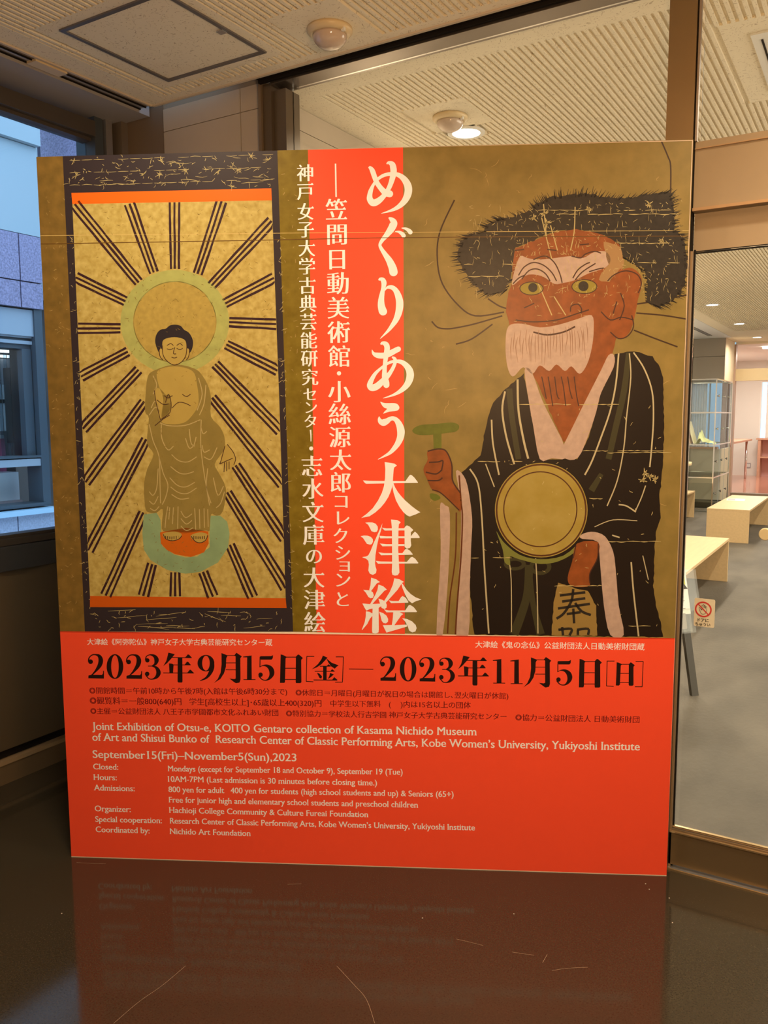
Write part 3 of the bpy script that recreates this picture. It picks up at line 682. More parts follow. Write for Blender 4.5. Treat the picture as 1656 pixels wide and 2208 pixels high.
robe = [(330, 800), (318, 815), (314, 850), (313, 888), (321, 902), (317, 955), (331, 979), (318, 1010), (311, 1040), (311, 1070), (314, 1098), (322, 1105), (337, 1106), (351, 1098), (349, 1140), (362, 1147), (380, 1148), (400, 1150), (425, 1146), (445, 1144), (452, 1143), (455, 1109), (466, 1112), (477, 1108), (484, 1089), (487, 1052), (472, 1020), (463, 1001), (478, 978), (485, 965), (484, 942), (474, 920), (455, 898), (455, 860), (450, 835), (438, 812), (420, 795), (376, 786)]
pmesh('robe', [crom(robe, 3, True)], sat('robe_olive', pr(132, 106, 44), noise=.1, nscale=16, detail=10), 5)
SKN = sat('figure_ochre', pr(168, 134, 56), noise=.06, nscale=14)
pmesh('bare_chest', [crom([(340, 800), (376, 790), (415, 800), (425, 830), (428, 870), (415, 895), (395, 912), (360, 914), (348, 905), (352, 860), (342, 830)], 4, True)], SKN, 6)
pmesh('hand', [crom([(333, 840), (345, 838), (358, 852), (366, 850), (368, 880), (352, 905), (344, 902), (336, 870)], 4, True), crom([(486, 960), (498, 968), (507, 990), (506, 1003), (496, 1010), (488, 1014), (482, 1000), (474, 1000)], 4, True),
               crom([(352, 1150), (376, 1146), (392, 1152), (384, 1164), (366, 1166), (354, 1160)], 4, True), crom([(412, 1154), (430, 1148), (447, 1152), (444, 1166), (428, 1170), (414, 1162)], 4, True)], SKN, 6, split=.01)
pmesh('hair', [crom([(335, 740), (337, 722), (346, 711), (357, 709), (366, 702), (378, 700), (390, 703), (397, 711), (408, 718), (416, 734), (415, 750), (408, 762), (400, 758), (398, 735), (377, 728), (354, 735), (352, 756), (344, 762)], 3, True)], sat('hair_black', pr(44, 34, 30)), 6)
pmesh('face', [crom([(350, 745), (354, 732), (376, 727), (397, 732), (402, 745), (400, 765), (390, 781), (376, 787), (363, 781), (353, 768)], 4, True), ], SKN, 7)
pmesh('ear', [disc(347, 762, 3.5, 11), disc(405, 762, 3.5, 11)], SKN, 7.2, split=.01)
INK = sat('ink_brown', pr(66, 36, 22))
fl_ = []
for P in ([(360, 745), (368, 741), (374, 745)], [(381, 745), (388, 741), (394, 745)], [(360, 752), (367, 754), (374, 751)], [(381, 751), (388, 754), (394, 751)], [(377, 749), (374, 762), (380, 763)], [(370, 770), (376, 772), (382, 770)],
          [(350, 745), (352, 766), (362, 780), (376, 787), (391, 781), (401, 766), (403, 745)], [(343, 752), (345, 768), (351, 776)], [(409, 752), (407, 768), (402, 776)],
          [(354, 853), (362, 858), (372, 853)], [(393, 850), (402, 855), (411, 850)], [(371, 880), (384, 868), (398, 869), (411, 875)],
          [(333, 842), (337, 870), (346, 905)], [(346, 905), (366, 890), (369, 868), (363, 850), (357, 868)], [(338, 862), (352, 872), (364, 871)], [(334, 918), (350, 905), (366, 895)],
          [(485, 962), (476, 995), (474, 1000), (488, 994), (502, 988)], [(490, 958), (503, 975), (508, 990), (504, 1002)], [(484, 997), (483, 1018)], [(489, 996), (489, 1016)], [(494, 995), (494, 1012)],
          [(352, 1152), (358, 1162), (372, 1166), (386, 1162), (392, 1155)], [(412, 1156), (422, 1168), (434, 1170), (444, 1164), (448, 1154)]): fl_ += stroke(P, 1.6, 4)
for x0, n_ in ((357, 6), (418, 6)):
    for i in range(n_): fl_ += stroke([(x0 + i * 4.6, 1157 + abs(i - 2.5) * -.6), (x0 + i * 4.6, 1162)], 1.6)
pmesh('ink_line', fl_, INK, 8, stuff=True)
FOLD = sat('fold_line', pr(172, 142, 78))
ff = []
for P in ([(345, 912), (365, 918), (400, 917), (432, 905)], [(348, 915), (349, 945), (362, 970), (374, 962)], [(322, 915), (330, 950), (343, 985), (345, 1040), (346, 1085)], [(343, 985), (352, 1020), (362, 1045), (358, 1070), (350, 1088)],
          [(322, 1060), (330, 1068), (338, 1052), (341, 1010)], [(322, 1080), (332, 1087), (341, 1070)], [(324, 1096), (334, 1101), (343, 1092)], [(370, 980), (385, 993), (405, 996), (424, 985)], [(368, 1006), (385, 1019), (400, 1022), (418, 1017)],
          [(366, 1030), (382, 1046), (400, 1050), (420, 1040)], [(368, 1050), (385, 1062), (404, 1064), (424, 1052)], [(370, 1066), (388, 1076), (408, 1074)], [(434, 905), (433, 960), (440, 1020), (452, 1090)], [(436, 960), (440, 975), (452, 970)],
          [(440, 985), (455, 990), (468, 965)], [(448, 1010), (445, 1050), (455, 1085)], [(460, 1030), (470, 1068), (482, 1048)], [(466, 1095), (476, 1085), (484, 1060)], [(433, 920), (438, 935), (446, 930)], [(408, 925), (412, 955), (420, 962)],
          [(400, 945), (408, 966), (418, 960), (423, 942)], [(362, 1092), (358, 1115), (356, 1138)], [(366, 1094), (364, 1120)], [(384, 1092), (383, 1140)], [(390, 1102), (400, 1116), (414, 1108)], [(390, 1118), (402, 1130), (414, 1122)], [(390, 1134), (402, 1144), (416, 1138)],
          [(420, 1096), (422, 1142)], [(430, 1098), (431, 1140)], [(440, 1096), (441, 1138)], [(448, 1098), (449, 1136)], [(374, 1094), (372, 1130)], [(326, 880), (334, 865), (342, 880)], [(322, 895), (335, 878), (344, 888)], [(330, 810), (338, 830), (330, 850)], [(428, 815), (436, 850), (425, 885)], [(444, 830), (440, 870), (430, 895)]): ff += stroke(P, 1.9, 4)
pmesh('fold_line', ff, FOLD, 6, stuff=True)
# worn scratches on the black brocade
def scr(n, box, ang, L, w=(.5, 1.2), j=3):
    out = []
    for _ in range(n):
        x = rnd.uniform(box[0], box[1]); y = rnd.uniform(box[2], box[3]); a = ang() ; l = rnd.uniform(*L)
        P = []
        for k in range(4): P.append((x + math.cos(a) * l * k / 3 + rnd.uniform(-j, j), y + math.sin(a) * l * k / 3 + rnd.uniform(-j, j) * .6, rnd.uniform(*w) * (0.4 if k in (0, 3) else 1)))
        out += stroke(P, n=2)
    return out
an = lambda: rnd.uniform(0, 6.28)
hz = lambda: rnd.gauss(0, .08)
s_ = []
for yy in (346, 373, 400): 
    for x0 in range(150, 585, 26):
        if rnd.random() < .8: s_ += stroke([(x0, yy - (x0 - 150) * .03, .4), (x0 + 10, yy - (x0 - 140) * .03 + rnd.uniform(-1.5, 1.5), 1.0), (x0 + 23, yy - (x0 - 127) * .03, .5)], n=2)
s_ += scr(110, (142, 585, 338, 402), an, (3, 15), j=1.5) + scr(12, (200, 585, 345, 398), hz, (20, 50), j=2.5)
for cx, cy in ((347, 347), (345, 376), (541, 337), (515, 365), (470, 370), (400, 368), (500, 402), (165, 378), (310, 375), (578, 345)):
    for k in range(7): a = an(); l = rnd.uniform(4, 12); s_ += stroke([(cx, cy, 2.4), (cx + math.cos(a) * l * .6, cy + math.sin(a) * l * .5, 1.0), (cx + math.cos(a) * l, cy + math.sin(a) * l, .4)], n=2)
s_ += scr(60, (200, 610, 1318, 1356), an, (3, 14), j=1.5, w=(.6, 1.4)) + scr(16, (200, 560, 1318, 1356), hz, (25, 70), j=1.2, w=(.6, 1.2))
for t in range(60):
    y = rnd.uniform(420, 1340); xl = 138 + (y - 334) * .046; xr = 590 + (y - 334) * .033
    s_ += scr(1, (xl + 2, xl + 14, y, y), an, (3, 12), j=1.5, w=(.6, 1.3)); s_ += scr(1, (xr + 2, xr + 12, y, y), an, (3, 12), j=1.5, w=(.6, 1.3))
pmesh('wear_mark', s_, SCR, 3, stuff=True)
s2 = scr(120, (90, 150, 420, 1340), an, (2, 9), j=1, w=(.5, 1.1)) + scr(60, (605, 655, 340, 1340), an, (2, 10), j=1, w=(.5, 1.2)) + scr(110, (890, 1450, 340, 1340), an, (4, 26), j=2.5, w=(.5, 1.3))
s2 = [[(x + (y - 334) * (.033 if x < 700 else -.01), y) for x, y in q] for q in s2]
pmesh('wear_mark', s2, sat('faint_wear', pr(166, 130, 66)), 1, stuff=True)
s3 = scr(650, (175, 590, 445, 1275), an, (2, 8), j=1.2, w=(.5, 1.1))
pmesh('crackle', s3, sat('crackle_brown', pr(122, 92, 32)), 7, stuff=True)

# right picture: a generic red faced, wild haired old man in a striped black robe carrying a round gong
BK2 = sat('paint_black', pr(42, 33, 22), noise=.25, nscale=60, detail=10)
RST = sat('paint_rust', pr(130, 64, 22), noise=.2, nscale=30, detail=8)
PNK = sat('paint_flesh_white', pr(174, 138, 104), noise=.10, nscale=50)
hair = [(994, 520), (1012, 506), (1042, 500), (1050, 483), (1073, 473), (1110, 466), (1140, 456), (1160, 438), (1190, 424), (1225, 421), (1263, 417), (1305, 424), (1350, 428), (1400, 418), (1447, 414), (1451, 436), (1457, 467), (1453, 498), (1472, 508), (1480, 540), (1482, 571), (1478, 608), (1467, 633), (1448, 652), (1420, 662), (1397, 652), (1394, 602), (1386, 581), (1357, 562), (1340, 550), (1334, 528), (1297, 506), (1242, 496), (1192, 500), (1150, 519), (1112, 533), (1108, 552), (1103, 600), (1087, 629), (1050, 637), (1025, 619), (1002, 588), (985, 560), (990, 538)]
pmesh('wild_hair', [rough_poly(hair, 2.6, 6)], BK2, 2)
hs_ = []
for i in range(len(hair)):
    a, b = hair[i], hair[(i + 1) % len(hair)]
    for k in range(12):
        t = rnd.random(); x = a[0] + (b[0] - a[0]) * t; y = a[1] + (b[1] - a[1]) * t
        dx, dy = x - 1225, y - 545; l = math.hypot(dx, dy); q = rnd.uniform(5, 17)
        if l > 120: hs_ += stroke([(x - dx / l * 6, y - dy / l * 6, 2.4), (x + dx / l * q + rnd.uniform(-4, 4), y + dy / l * q + rnd.uniform(-4, 4), .4)], smooth=False)
pmesh('hair_strand', hs_, BK2, 3, stuff=True)
face = [(1112, 535), (1150, 519), (1200, 500), (1242, 494), (1300, 506), (1336, 528), (1345, 565), (1338, 610), (1348, 650), (1336, 700), (1326, 745), (1318, 770), (1300, 830), (1262, 900), (1238, 945), (1216, 952), (1200, 920), (1170, 850), (1128, 762), (1098, 705), (1092, 672), (1094, 640), (1104, 610), (1106, 560)]
pmesh('red_face', [rough_poly(face, 1.2, 9)], RST, 4)
pmesh('red_ear', [crom([(1313, 612), (1328, 592), (1357, 577), (1380, 592), (1384, 615), (1376, 644), (1368, 685), (1357, 717), (1336, 731), (1315, 717), (1308, 690), (1318, 650)], 4, True)], RST, 5)
pmesh('cheek_gold', [rough_poly([(1300, 520), (1338, 532), (1346, 570), (1330, 590), (1312, 608), (1290, 605), (1296, 590), (1312, 570), (1306, 545)], 1.5)], sat('cheek_gold', pr(150, 108, 58)), 5)
pmesh('white_brow', [crom([(1104, 608), (1112, 575), (1122, 552), (1136, 556), (1160, 560), (1200, 556), (1235, 552), (1258, 556), (1280, 544), (1305, 542), (1316, 556), (1312, 572), (1296, 581), (1268, 590), (1240, 604), (1215, 610), (1195, 612), (1170, 596), (1140, 592), (1120, 604), (1108, 614)], 3, True)], PNK, 5)
pmesh('white_beard', [crom([(1096, 704), (1125, 698), (1165, 706), (1205, 700), (1245, 688), (1276, 680), (1280, 712), (1276, 750), (1266, 785), (1250, 806), (1232, 790), (1218, 800), (1200, 786), (1184, 800), (1164, 788), (1148, 806), (1128, 792), (1106, 812), (1094, 790), (1090, 745)], 4, True)], PNK, 5)
pmesh('eye', [disc(1146, 622, 25, 14, 28), disc(1260, 618, 27, 15, 28)], sat('eye_olive', pr(136, 112, 34)), 6, split=.01)
pmesh('pupil', [disc(1149, 620, 10, 10), disc(1258, 617, 11, 11)], BK2, 7, split=.01)
ik = ringq(1146, 622, 26, 15, 24, 13, 28) + ringq(1260, 618, 28, 16, 26, 14, 28)
for P in ([(1118, 594), (1130, 576), (1150, 566), (1172, 572), (1190, 588), (1200, 606)], [(1125, 602), (1140, 584), (1158, 580), (1176, 590), (1186, 606)], [(1150, 560), (1175, 552), (1195, 566), (1207, 590), (1212, 610)], [(1235, 600), (1246, 582), (1262, 570), (1272, 566)], [(1240, 604), (1256, 586), (1284, 568)], [(1270, 586), (1290, 580), (1302, 578)], [(1232, 552), (1252, 556), (1262, 548), (1282, 542), (1296, 546)],
          [(1106, 612), (1118, 600), (1130, 594)], [(1112, 690), (1150, 694), (1200, 690), (1245, 676), (1270, 668)], [(1130, 664), (1152, 654)], [(1230, 672), (1232, 660), (1246, 656), (1254, 666), (1252, 676)],
          [(1310, 606), (1325, 592), (1350, 584), (1374, 592), (1383, 612), (1376, 632)], [(1316, 716), (1334, 730), (1354, 724), (1366, 704), (1362, 680)], [(1338, 632), (1346, 660), (1336, 690)], [(1296, 672), (1316, 690), (1340, 684), (1366, 690)], [(1330, 650), (1322, 676)],
          [(1110, 540), (1130, 538)], [(1180, 538), (1200, 540)], [(1250, 528), (1270, 526)]): ik += stroke(P, 2.6, 4)
for i in range(6): x = 1168 + i * 14; ik += stroke([(x, 812), (x + 5, 835 + i % 3 * 8), (x + 10, 860 + (i % 2) * 16)], 2.2, 3)
bl_ = []
for i in range(26): x = 1104 + i * 6.4; y = 708 - max(0, i - 12) * 1.2 + rnd.uniform(0, 22); bl_ += stroke([(x, y, .6), (x - 4 + i * .3 + rnd.uniform(-3, 3), y + 22, 1.7), (x - 3 + i * .25 + rnd.uniform(-3, 3), min(792, y + rnd.uniform(40, 66)), .4)], n=3)
pmesh('beard_line', bl_, sat('beard_shade', pr(140, 98, 66)), 8, stuff=True)
ik += stroke([(1150, 716), (1180, 722), (1215, 716), (1240, 704)], 3.5, 4)
pmesh('ink_line', ik, INK, 8, stuff=True)
wh = []
for P in ([(980, 431), (948, 502), (943, 560), (954, 612), (988, 658), (1025, 681), (1087, 673)], [(931, 693), (944, 706), (965, 709), (988, 706), (1025, 698), (1083, 681)], [(983, 742), (1017, 731), (1062, 699)], [(1052, 644), (1077, 660), (1100, 667)],
          [(1372, 675), (1430, 680), (1480, 688)], [(1367, 712), (1410, 729), (1461, 748)], [(1353, 658), (1397, 652), (1482, 636)], [(1426, 304), (1440, 337), (1446, 358), (1446, 417)]): wh.append(stroke(P, 3.2, 5))
pmesh('whisker_line', wh, sat('whisker_ink', pr(58, 36, 20)), 1, split=1e-9)
robeR = [(1129, 806), (1115, 818), (1089, 838), (1065, 867), (1051, 902), (1042, 949), (1036, 983), (1012, 1005), (996, 1018), (1005, 1047), (1016, 1117), (1015, 1175), (1013, 1262), (1022, 1368), (1430, 1374), (1424, 1340), (1415, 1305), (1409, 1262), (1412, 1180), (1415, 1146), (1425, 1117), (1422, 1073), (1430, 1001), (1432, 914), (1430, 815), (1420, 785), (1406, 769), (1369, 757), (1325, 763), (1322, 792), (1296, 847), (1285, 885), (1270, 943), (1244, 990), (1166, 990), (1150, 920), (1141, 870)]
pmesh('black_robe', [rough_poly(robeR, 1.3, 8)], sat('robe_black', pr(30, 19, 10)), 2)
OLV = sat('robe_olive_stripe', pr(58, 50, 24))
pmesh('olive_stripe', [stroke([(1098, 838, 13), (1104, 900, 12), (1118, 990, 12)]), stroke([(1355, 760, 10), (1346, 840, 13), (1328, 920, 13), (1312, 990, 13)]), stroke([(1297, 1022, 10), (1275, 1058, 14)]), stroke([(1141, 1218, 18), (1135, 1290, 17), (1108, 1368, 20)]), stroke([(1142, 1240, 12), (1150, 1305, 12), (1166, 1368, 18)]), ringq(1110, 1216, 24, 14, 15, 7, 20), ringq(1165, 1222, 24, 18, 15, 10, 20)], OLV, 3, split=.05)
STR = sat('stripe_gold', pr(176, 152, 100))
sp = []
for P, w in (([(1089, 844), (1083, 885), (1092, 943), (1109, 1001)], 4), ([(1116, 818), (1118, 885), (1129, 949), (1139, 989)], 4.5), ([(1060, 905), (1063, 957), (1076, 1024)], 3.5), ([(1047, 1000), (1066, 1050)], 2.5), ([(1013, 1011), (1031, 1044), (1039, 1117), (1045, 1233), (1054, 1366)], 3.4),
             ([(1094, 1189), (1102, 1247), (1103, 1363)], 2), ([(1155, 1204), (1158, 1262), (1160, 1366)], 2.4), ([(1334, 762), (1328, 827), (1316, 885), (1296, 943), (1276, 995), (1261, 1024)], 3.5), ([(1357, 762), (1360, 815), (1351, 899), (1345, 966), (1331, 1036), (1309, 1091)], 2.6),
             ([(1366, 760), (1389, 795), (1406, 844), (1409, 902), (1405, 966), (1401, 1007)], 3.2), ([(1392, 1047), (1383, 1073), (1370, 1102)], 2.4), ([(1334, 1088), (1351, 1091), (1371, 1104)], 3), ([(1282, 1136), (1322, 1121), (1374, 1123)], 1.8), ([(1361, 1212), (1366, 1276), (1377, 1372)], 3.4), ([(1386, 1198), (1398, 1250)], 2), ([(1320, 1154), (1336, 1159)], 3)): sp.append(stroke(P, w, 5))
pmesh('robe_stripe', sp, STR, 3.6, split=1e-9)
pmesh('white_lapel', [crom([(1131, 800), (1141, 795), (1152, 815), (1170, 865), (1200, 925), (1214, 954), (1220, 988), (1190, 988), (1164, 990), (1150, 920), (1141, 870)], 3, True), crom([(1312, 766), (1324, 766), (1323, 792), (1296, 847), (1285, 890), (1267, 943), (1247, 986), (1222, 990), (1212, 970), (1235, 920), (1261, 867), (1296, 798)], 3, True)], PNK, 5, split=.1)
pmesh('sleeve_lining', [crom([(950, 1085), (960, 1090), (970, 1108), (967, 1233), (955, 1366), (941, 1366), (950, 1204), (949, 1120)], 3, True), crom([(983, 1016), (996, 1021), (1008, 1047), (1018, 1117), (1016, 1175), (1013, 1262), (1010, 1368), (984, 1369), (993, 1175), (994, 1102), (990, 1059)], 3, True),
                        crom([(1250, 1156), (1262, 1149), (1282, 1147), (1305, 1157), (1322, 1189), (1328, 1233), (1334, 1305), (1345, 1369), (1316, 1369), (1302, 1305), (1293, 1204), (1288, 1168), (1256, 1162)], 3, True)], PNK, 4, split=.1)
pmesh('sleeve_line', [stroke([(990, 1025), (994, 1080), (997, 1117), (994, 1200), (986, 1300), (982, 1368)], 3.4), stroke([(984, 1105), (982, 1200), (970, 1290), (965, 1366)], 3)], sat('sleeve_brown', pr(92, 44, 16)), 5, split=.01)
pmesh('fist', [crom([(922, 973), (944, 970), (964, 973), (974, 1001), (977, 1036), (994, 1065), (993, 1103), (975, 1085), (952, 1065), (932, 1056), (921, 1034), (913, 1012), (922, 992)], 4, True), crom([(1244, 1172), (1290, 1169), (1288, 1204), (1270, 1239), (1272, 1262), (1250, 1266), (1230, 1262), (1224, 1245), (1234, 1210)], 3, True)], RST, 5, split=.1)
pmesh('fist_line', stroke([(922, 973), (945, 968), (962, 973), (974, 1001), (976, 1036), (992, 1062)], 3) + stroke([(925, 997), (945, 996), (955, 994), (952, 1015)], 3) + stroke([(918, 1018), (940, 1022), (952, 1014)], 3) + stroke([(922, 1036), (945, 1036), (954, 1030)], 3) + stroke([(932, 1056), (952, 1064), (990, 1100)], 2.5) + stroke([(1236, 1204), (1242, 1176)], 2) + stroke([(1290, 1172), (1288, 1204), (1272, 1236), (1272, 1258)], 2.4), INK, 7, stuff=True)
pmesh('wooden_mallet', [crom([(889, 928), (905, 917), (940, 914), (975, 911), (990, 918), (984, 930), (960, 934), (925, 938), (900, 937)], 4, True), [(934, 936), (952, 934), (952, 970), (935, 968)], crom([(928, 1064), (942, 1066), (950, 1074), (938, 1080), (928, 1074)], 3, True)], sat('mallet_green', pr(94, 92, 24), noise=.15, nscale=30), 4, split=.01)
pmesh('gong_strap', [crom([(1070, 1145), (1085, 1168), (1120, 1196), (1165, 1206), (1215, 1198), (1250, 1170), (1240, 1190), (1205, 1210), (1165, 1216), (1120, 1206), (1100, 1200), (1100, 1218), (1088, 1212), (1084, 1185)], 3, True)], sat('strap_green', pr(112, 106, 40)), 4)
pmesh('gong', [disc(1167, 1100, 100, 102, 56)], sat('gong_gold', pr(146, 116, 38), noise=.12, nscale=14, detail=8, col2=pr(160, 130, 56)), 6)
pmesh('gong_ring', [ringq(1167, 1100, 98, 100, 94.5, 96.5, 64), ringq(1165, 1098, 80, 82, 77.5, 79.5, 64)], sat('gong_ring', pr(78, 42, 18)), 7, split=.01)
pmesh('gold_book', [rough_poly([(1203, 1256), (1240, 1268), (1267, 1274), (1285, 1305), (1288, 1371), (1189, 1370), (1195, 1291)], 1)], sat('book_gold', pr(140, 106, 46)), 5)
bc = []
for P in ([(1207, 1284), (1262, 1277)], [(1212, 1297), (1262, 1290)], [(1203, 1312), (1272, 1302)], [(1236, 1270), (1232, 1296), (1216, 1322), (1200, 1334)], [(1240, 1300), (1254, 1318), (1274, 1326)], [(1222, 1324), (1252, 1320)], [(1236, 1312), (1238, 1344)], [(1204, 1358), (1232, 1356), (1228, 1370)], [(1212, 1352), (1214, 1370)], [(1244, 1358), (1268, 1356), (1268, 1369)], [(1246, 1359), (1246, 1369)]): bc += stroke(P, 5.5, 4)
pmesh('brush_writing', bc, BK2, 7, stuff=True)
vz = lambda: rnd.gauss(1.57, .15)
s4 = scr(110, (1010, 1225, 440, 625), an, (3, 12), j=1.5, w=(.4, 1.1)) + scr(170, (1210, 1470, 430, 640), an, (3, 11), j=1.5, w=(.4, 1.1)) + scr(110, (1010, 1465, 440, 635), vz, (5, 22), j=1.2, w=(.4, 1.0)) + scr(70, (1110, 1340, 510, 700), an, (3, 14), j=2, w=(.4, 1.1)) + scr(60, (1030, 1420, 870, 1355), an, (2, 9), j=1.2, w=(.6, 1.5))
s4 = [q for q in s4]
for y_, x0, x1 in ((453, 1160, 1445), (462, 1200, 1445), (524, 1330, 1465), (570, 1000, 1090), (596, 1010, 1100), (567, 1350, 1475), (872, 1120, 1330), (972, 1256, 1430), (976, 1290, 1432), (995, 1030, 1110), (1075, 1270, 1312), (1168, 1310, 1410), (1203, 1016, 1095), (1263, 1195, 1295), (1350, 1340, 1430)):
    x = x0
    while x < x1:
        l = rnd.uniform(10, 32)
        if rnd.random() < .78: s4 += stroke([(x, y_ + rnd.uniform(-1, 1), .6), (x + l / 2, y_ + rnd.uniform(-1.2, 1.2), 1.8), (x + l, y_, .6)], n=2)
        x += l
for cx, cy in ((1390, 1020), (1400, 1028), (1412, 1035), (1385, 1036), (1175, 460), (1178, 480), (1270, 450), (1400, 440), (1430, 520), (1150, 470)):
    for k in range(9): a = an(); l = rnd.uniform(3, 12); s4 += stroke([(cx, cy, 3.4), (cx + math.cos(a) * l, cy + math.sin(a) * l, .8)], smooth=False)
for P in ([(1168, 470), (1180, 520), (1190, 560)], [(1187, 486), (1202, 540)], [(1240, 446), (1238, 500), (1230, 540)], [(1160, 610), (1190, 680)], [(1195, 640), (1220, 680)], [(1172, 440), (1178, 510)]): s4 += stroke(P, 2.2, 3)
pmesh('wear_mark', s4, SCR, 7, stuff=True)

# board seams and wrinkles
pmesh('seam_line', stroke([(88, 526), (500, 519), (900, 512), (1485, 509)], 1.5), sat('seam_dark', pr(96, 62, 20)), 11)
pmesh('seam_line', [[(128, 1361.5), (1457, 1376.5), (1457, 1378), (128, 1363)]], sat('seam_red', pr(176, 44, 18)), 11)
pmesh('paper_lap', stroke([(86, 508), (400, 505), (700, 502), (1485, 497)], 1.0), sat('lap_light', pr(196, 158, 82)), 3)
pmesh('paper_edge', [stroke([(78, 335), (600, 322.5), (1494, 303)], 1.6, smooth=False), stroke([(1493, 303), (1438.5, 1888)], 1.6, smooth=False), stroke([(154, 1847), (1438, 1888)], 2.0, smooth=False)], sat('edge_light', pr(214, 176, 130)), 12, split=.01)

#--TEXT--
FD = bpy.data.curves.new('type', 'FONT'); FD.size = 1; FD.resolution_u = 4
FO = bpy.data.objects.new('type', FD); C.objects.link(FO)
def outlines(text):
    FD.body = text; bpy.context.view_layer.update()
    dg = bpy.context.evaluated_depsgraph_get(); c = FO.evaluated_get(dg).to_curve(dg)
    res = []
    for s in c.splines:
        bp = s.bezier_points; n = len(bp); P = []
        if n < 2: continue
        for i in range(n):
            a, b = bp[i], bp[(i + 1) % n]
            p0, h0, h1, p1 = a.co.xy, a.handle_right.xy, b.handle_left.xy, b.co.xy
            d = p1 - p0; L = d.length
            if L < 1e-5: continue
            st = abs(d.cross(h0 - p0)) / L < .003 and abs(d.cross(h1 - p0)) / L < .003
            k = 1 if st else (5 if L > .15 else 3)
            for j in range(k):
                t = j / k; q = p0 * (1 - t) ** 3 + h0 * 3 * t * (1 - t) ** 2 + h1 * 3 * t * t * (1 - t) + p1 * t ** 3
                P.append((q.x, q.y))
        if len(P) > 2: res.append(P)
    FO.to_curve_clear()
    return res
def area(P): return sum(P[i][0] * P[(i + 1) % len(P)][1] - P[(i + 1) % len(P)][0] * P[i][1] for i in range(len(P))) / 2
def weight(P, ax, ay, sgn):
    """move every edge outward: upright edges by ax, level edges by ay (negative = thinner)"""
    n = len(P); out = []
    N = []
    for i in range(n):
        dx, dy = P[(i + 1) % n][0] - P[i][0], P[(i + 1) % n][1] - P[i][1]; l = math.hypot(dx, dy) or 1e-6
        nx, ny = dy / l * sgn, -dx / l * sgn; N.append((nx, ny, ax * nx * nx + ay * ny * ny))
    for i in range(n):
        a, b = N[i - 1], N[i]; det = a[0] * b[1] - a[1] * b[0]
        if abs(det) < .25: w = (a[2] + b[2]) / 2; mx, my = (a[0] + b[0]) / 2, (a[1] + b[1]) / 2; l = math.hypot(mx, my) or 1; dx, dy = mx / l * w, my / l * w
        else: dx = (a[2] * b[1] - b[2] * a[1]) / det; dy = (a[0] * b[2] - b[0] * a[2]) / det
        l = math.hypot(dx, dy)
        if l > .035: dx *= .035 / l; dy *= .035 / l
        out.append((P[i][0] + dx, P[i][1] + dy))
    return out
def serifs(P, sgn, cjk):
    """small wedges at stroke ends, the way a serif or Mincho face finishes them"""
    ex = []; n = len(P)
    for i in range(n):
        a, b = P[i], P[(i + 1) % n]; p, q = P[i - 1], P[(i + 2) % n]
        dx, dy = b[0] - a[0], b[1] - a[1]; l = math.hypot(dx, dy)
        nx, ny = dy * sgn, -dx * sgn
        d1 = (a[0] - p[0], a[1] - p[1]); d2 = (q[0] - b[0], q[1] - b[1]); l1, l2 = math.hypot(*d1), math.hypot(*d2)
        if cjk:
            if .03 < l < .10 and abs(dx) < .03 and nx > 0 and l1 > .07 and l2 > .07 and abs(d1[1]) < .15 * l1 and abs(d2[1]) < .15 * l2 and d1[0] > 0 and d2[0] < 0 or \
               .03 < l < .10 and abs(dx) < .03 and nx > 0 and l1 > .07 and l2 > .07 and abs(d1[1]) < .15 * l1 and abs(d2[1]) < .15 * l2 and d1[0] * d2[0] < 0 and d1[0] > 0:
                x = max(a[0], b[0]); yt = max(a[1], b[1]) - .012; yb = min(a[1], b[1]) + .012
                ex.append([(x - .13, yt - .004), (x + .012, yb), (x - .012, yt + .03), (x - .048, yt + .066)])
            if .04 < l < .11 and abs(dy) < .03 and ny > 0 and l1 > .12 and l2 > .12 and abs(d1[0]) < .12 * l1 and abs(d2[0]) < .12 * l2 and d1[1] * d2[1] < 0:
                x = max(a[0], b[0]); x0 = min(a[0], b[0]); y = a[1]
                ex.append([(x0 - .02, y + .022), (x0, y - .03), (x + .01, y - .05), (x + .045, y - .012)])
        else:
            if .05 < l < .17 and abs(dy) < .012 and l1 > .10 and l2 > .10 and abs(d1[0]) < .6 * l1 and abs(d2[0]) < .6 * l2 and d1[1] * d2[1] < 0:
                x0, x1 = min(a[0], b[0]), max(a[0], b[0]); y = a[1]; s = 1 if ny < 0 else -1
                e = .05
                if s > 0 or y > .68: ex.append([(x0 - e, y), (x1 + e, y), (x1 + e, y + .034 * s), (x1 + .010, y + .07 * s), (x0 - .010, y + .07 * s), (x0 - e, y + .034 * s)])
                else: ex.append([(x0 - .06, y - .045), (x0 + .005, y + .012), (x1, y + .012), (x0 + .005, y - .085)])
    return ex
def fill(polys):
    c = bpy.data.curves.new('fill', 'CURVE'); c.dimensions = '2D'; c.fill_mode = 'BOTH'
    for P in polys:
        s = c.splines.new('POLY'); s.points.add(len(P) - 1); s.use_cyclic_u = True
        for k, (x, y) in enumerate(P): s.points[k].co = (x, y, 0, 1)
    o = bpy.data.objects.new('fill', c); me = o.to_mesh()
    V = [tuple(v.co.xy) for v in me.vertices]; F = [tuple(p.vertices) for p in me.polygons]
    o.to_mesh_clear(); bpy.data.objects.remove(o); bpy.data.curves.remove(c)
    return V, F
def text_line(name, m, *a, **k):
    mb = MB(); set_text(mb, *a, **k); o = obj(name, mb, m, poster); o['kind'] = 'stuff'; return o
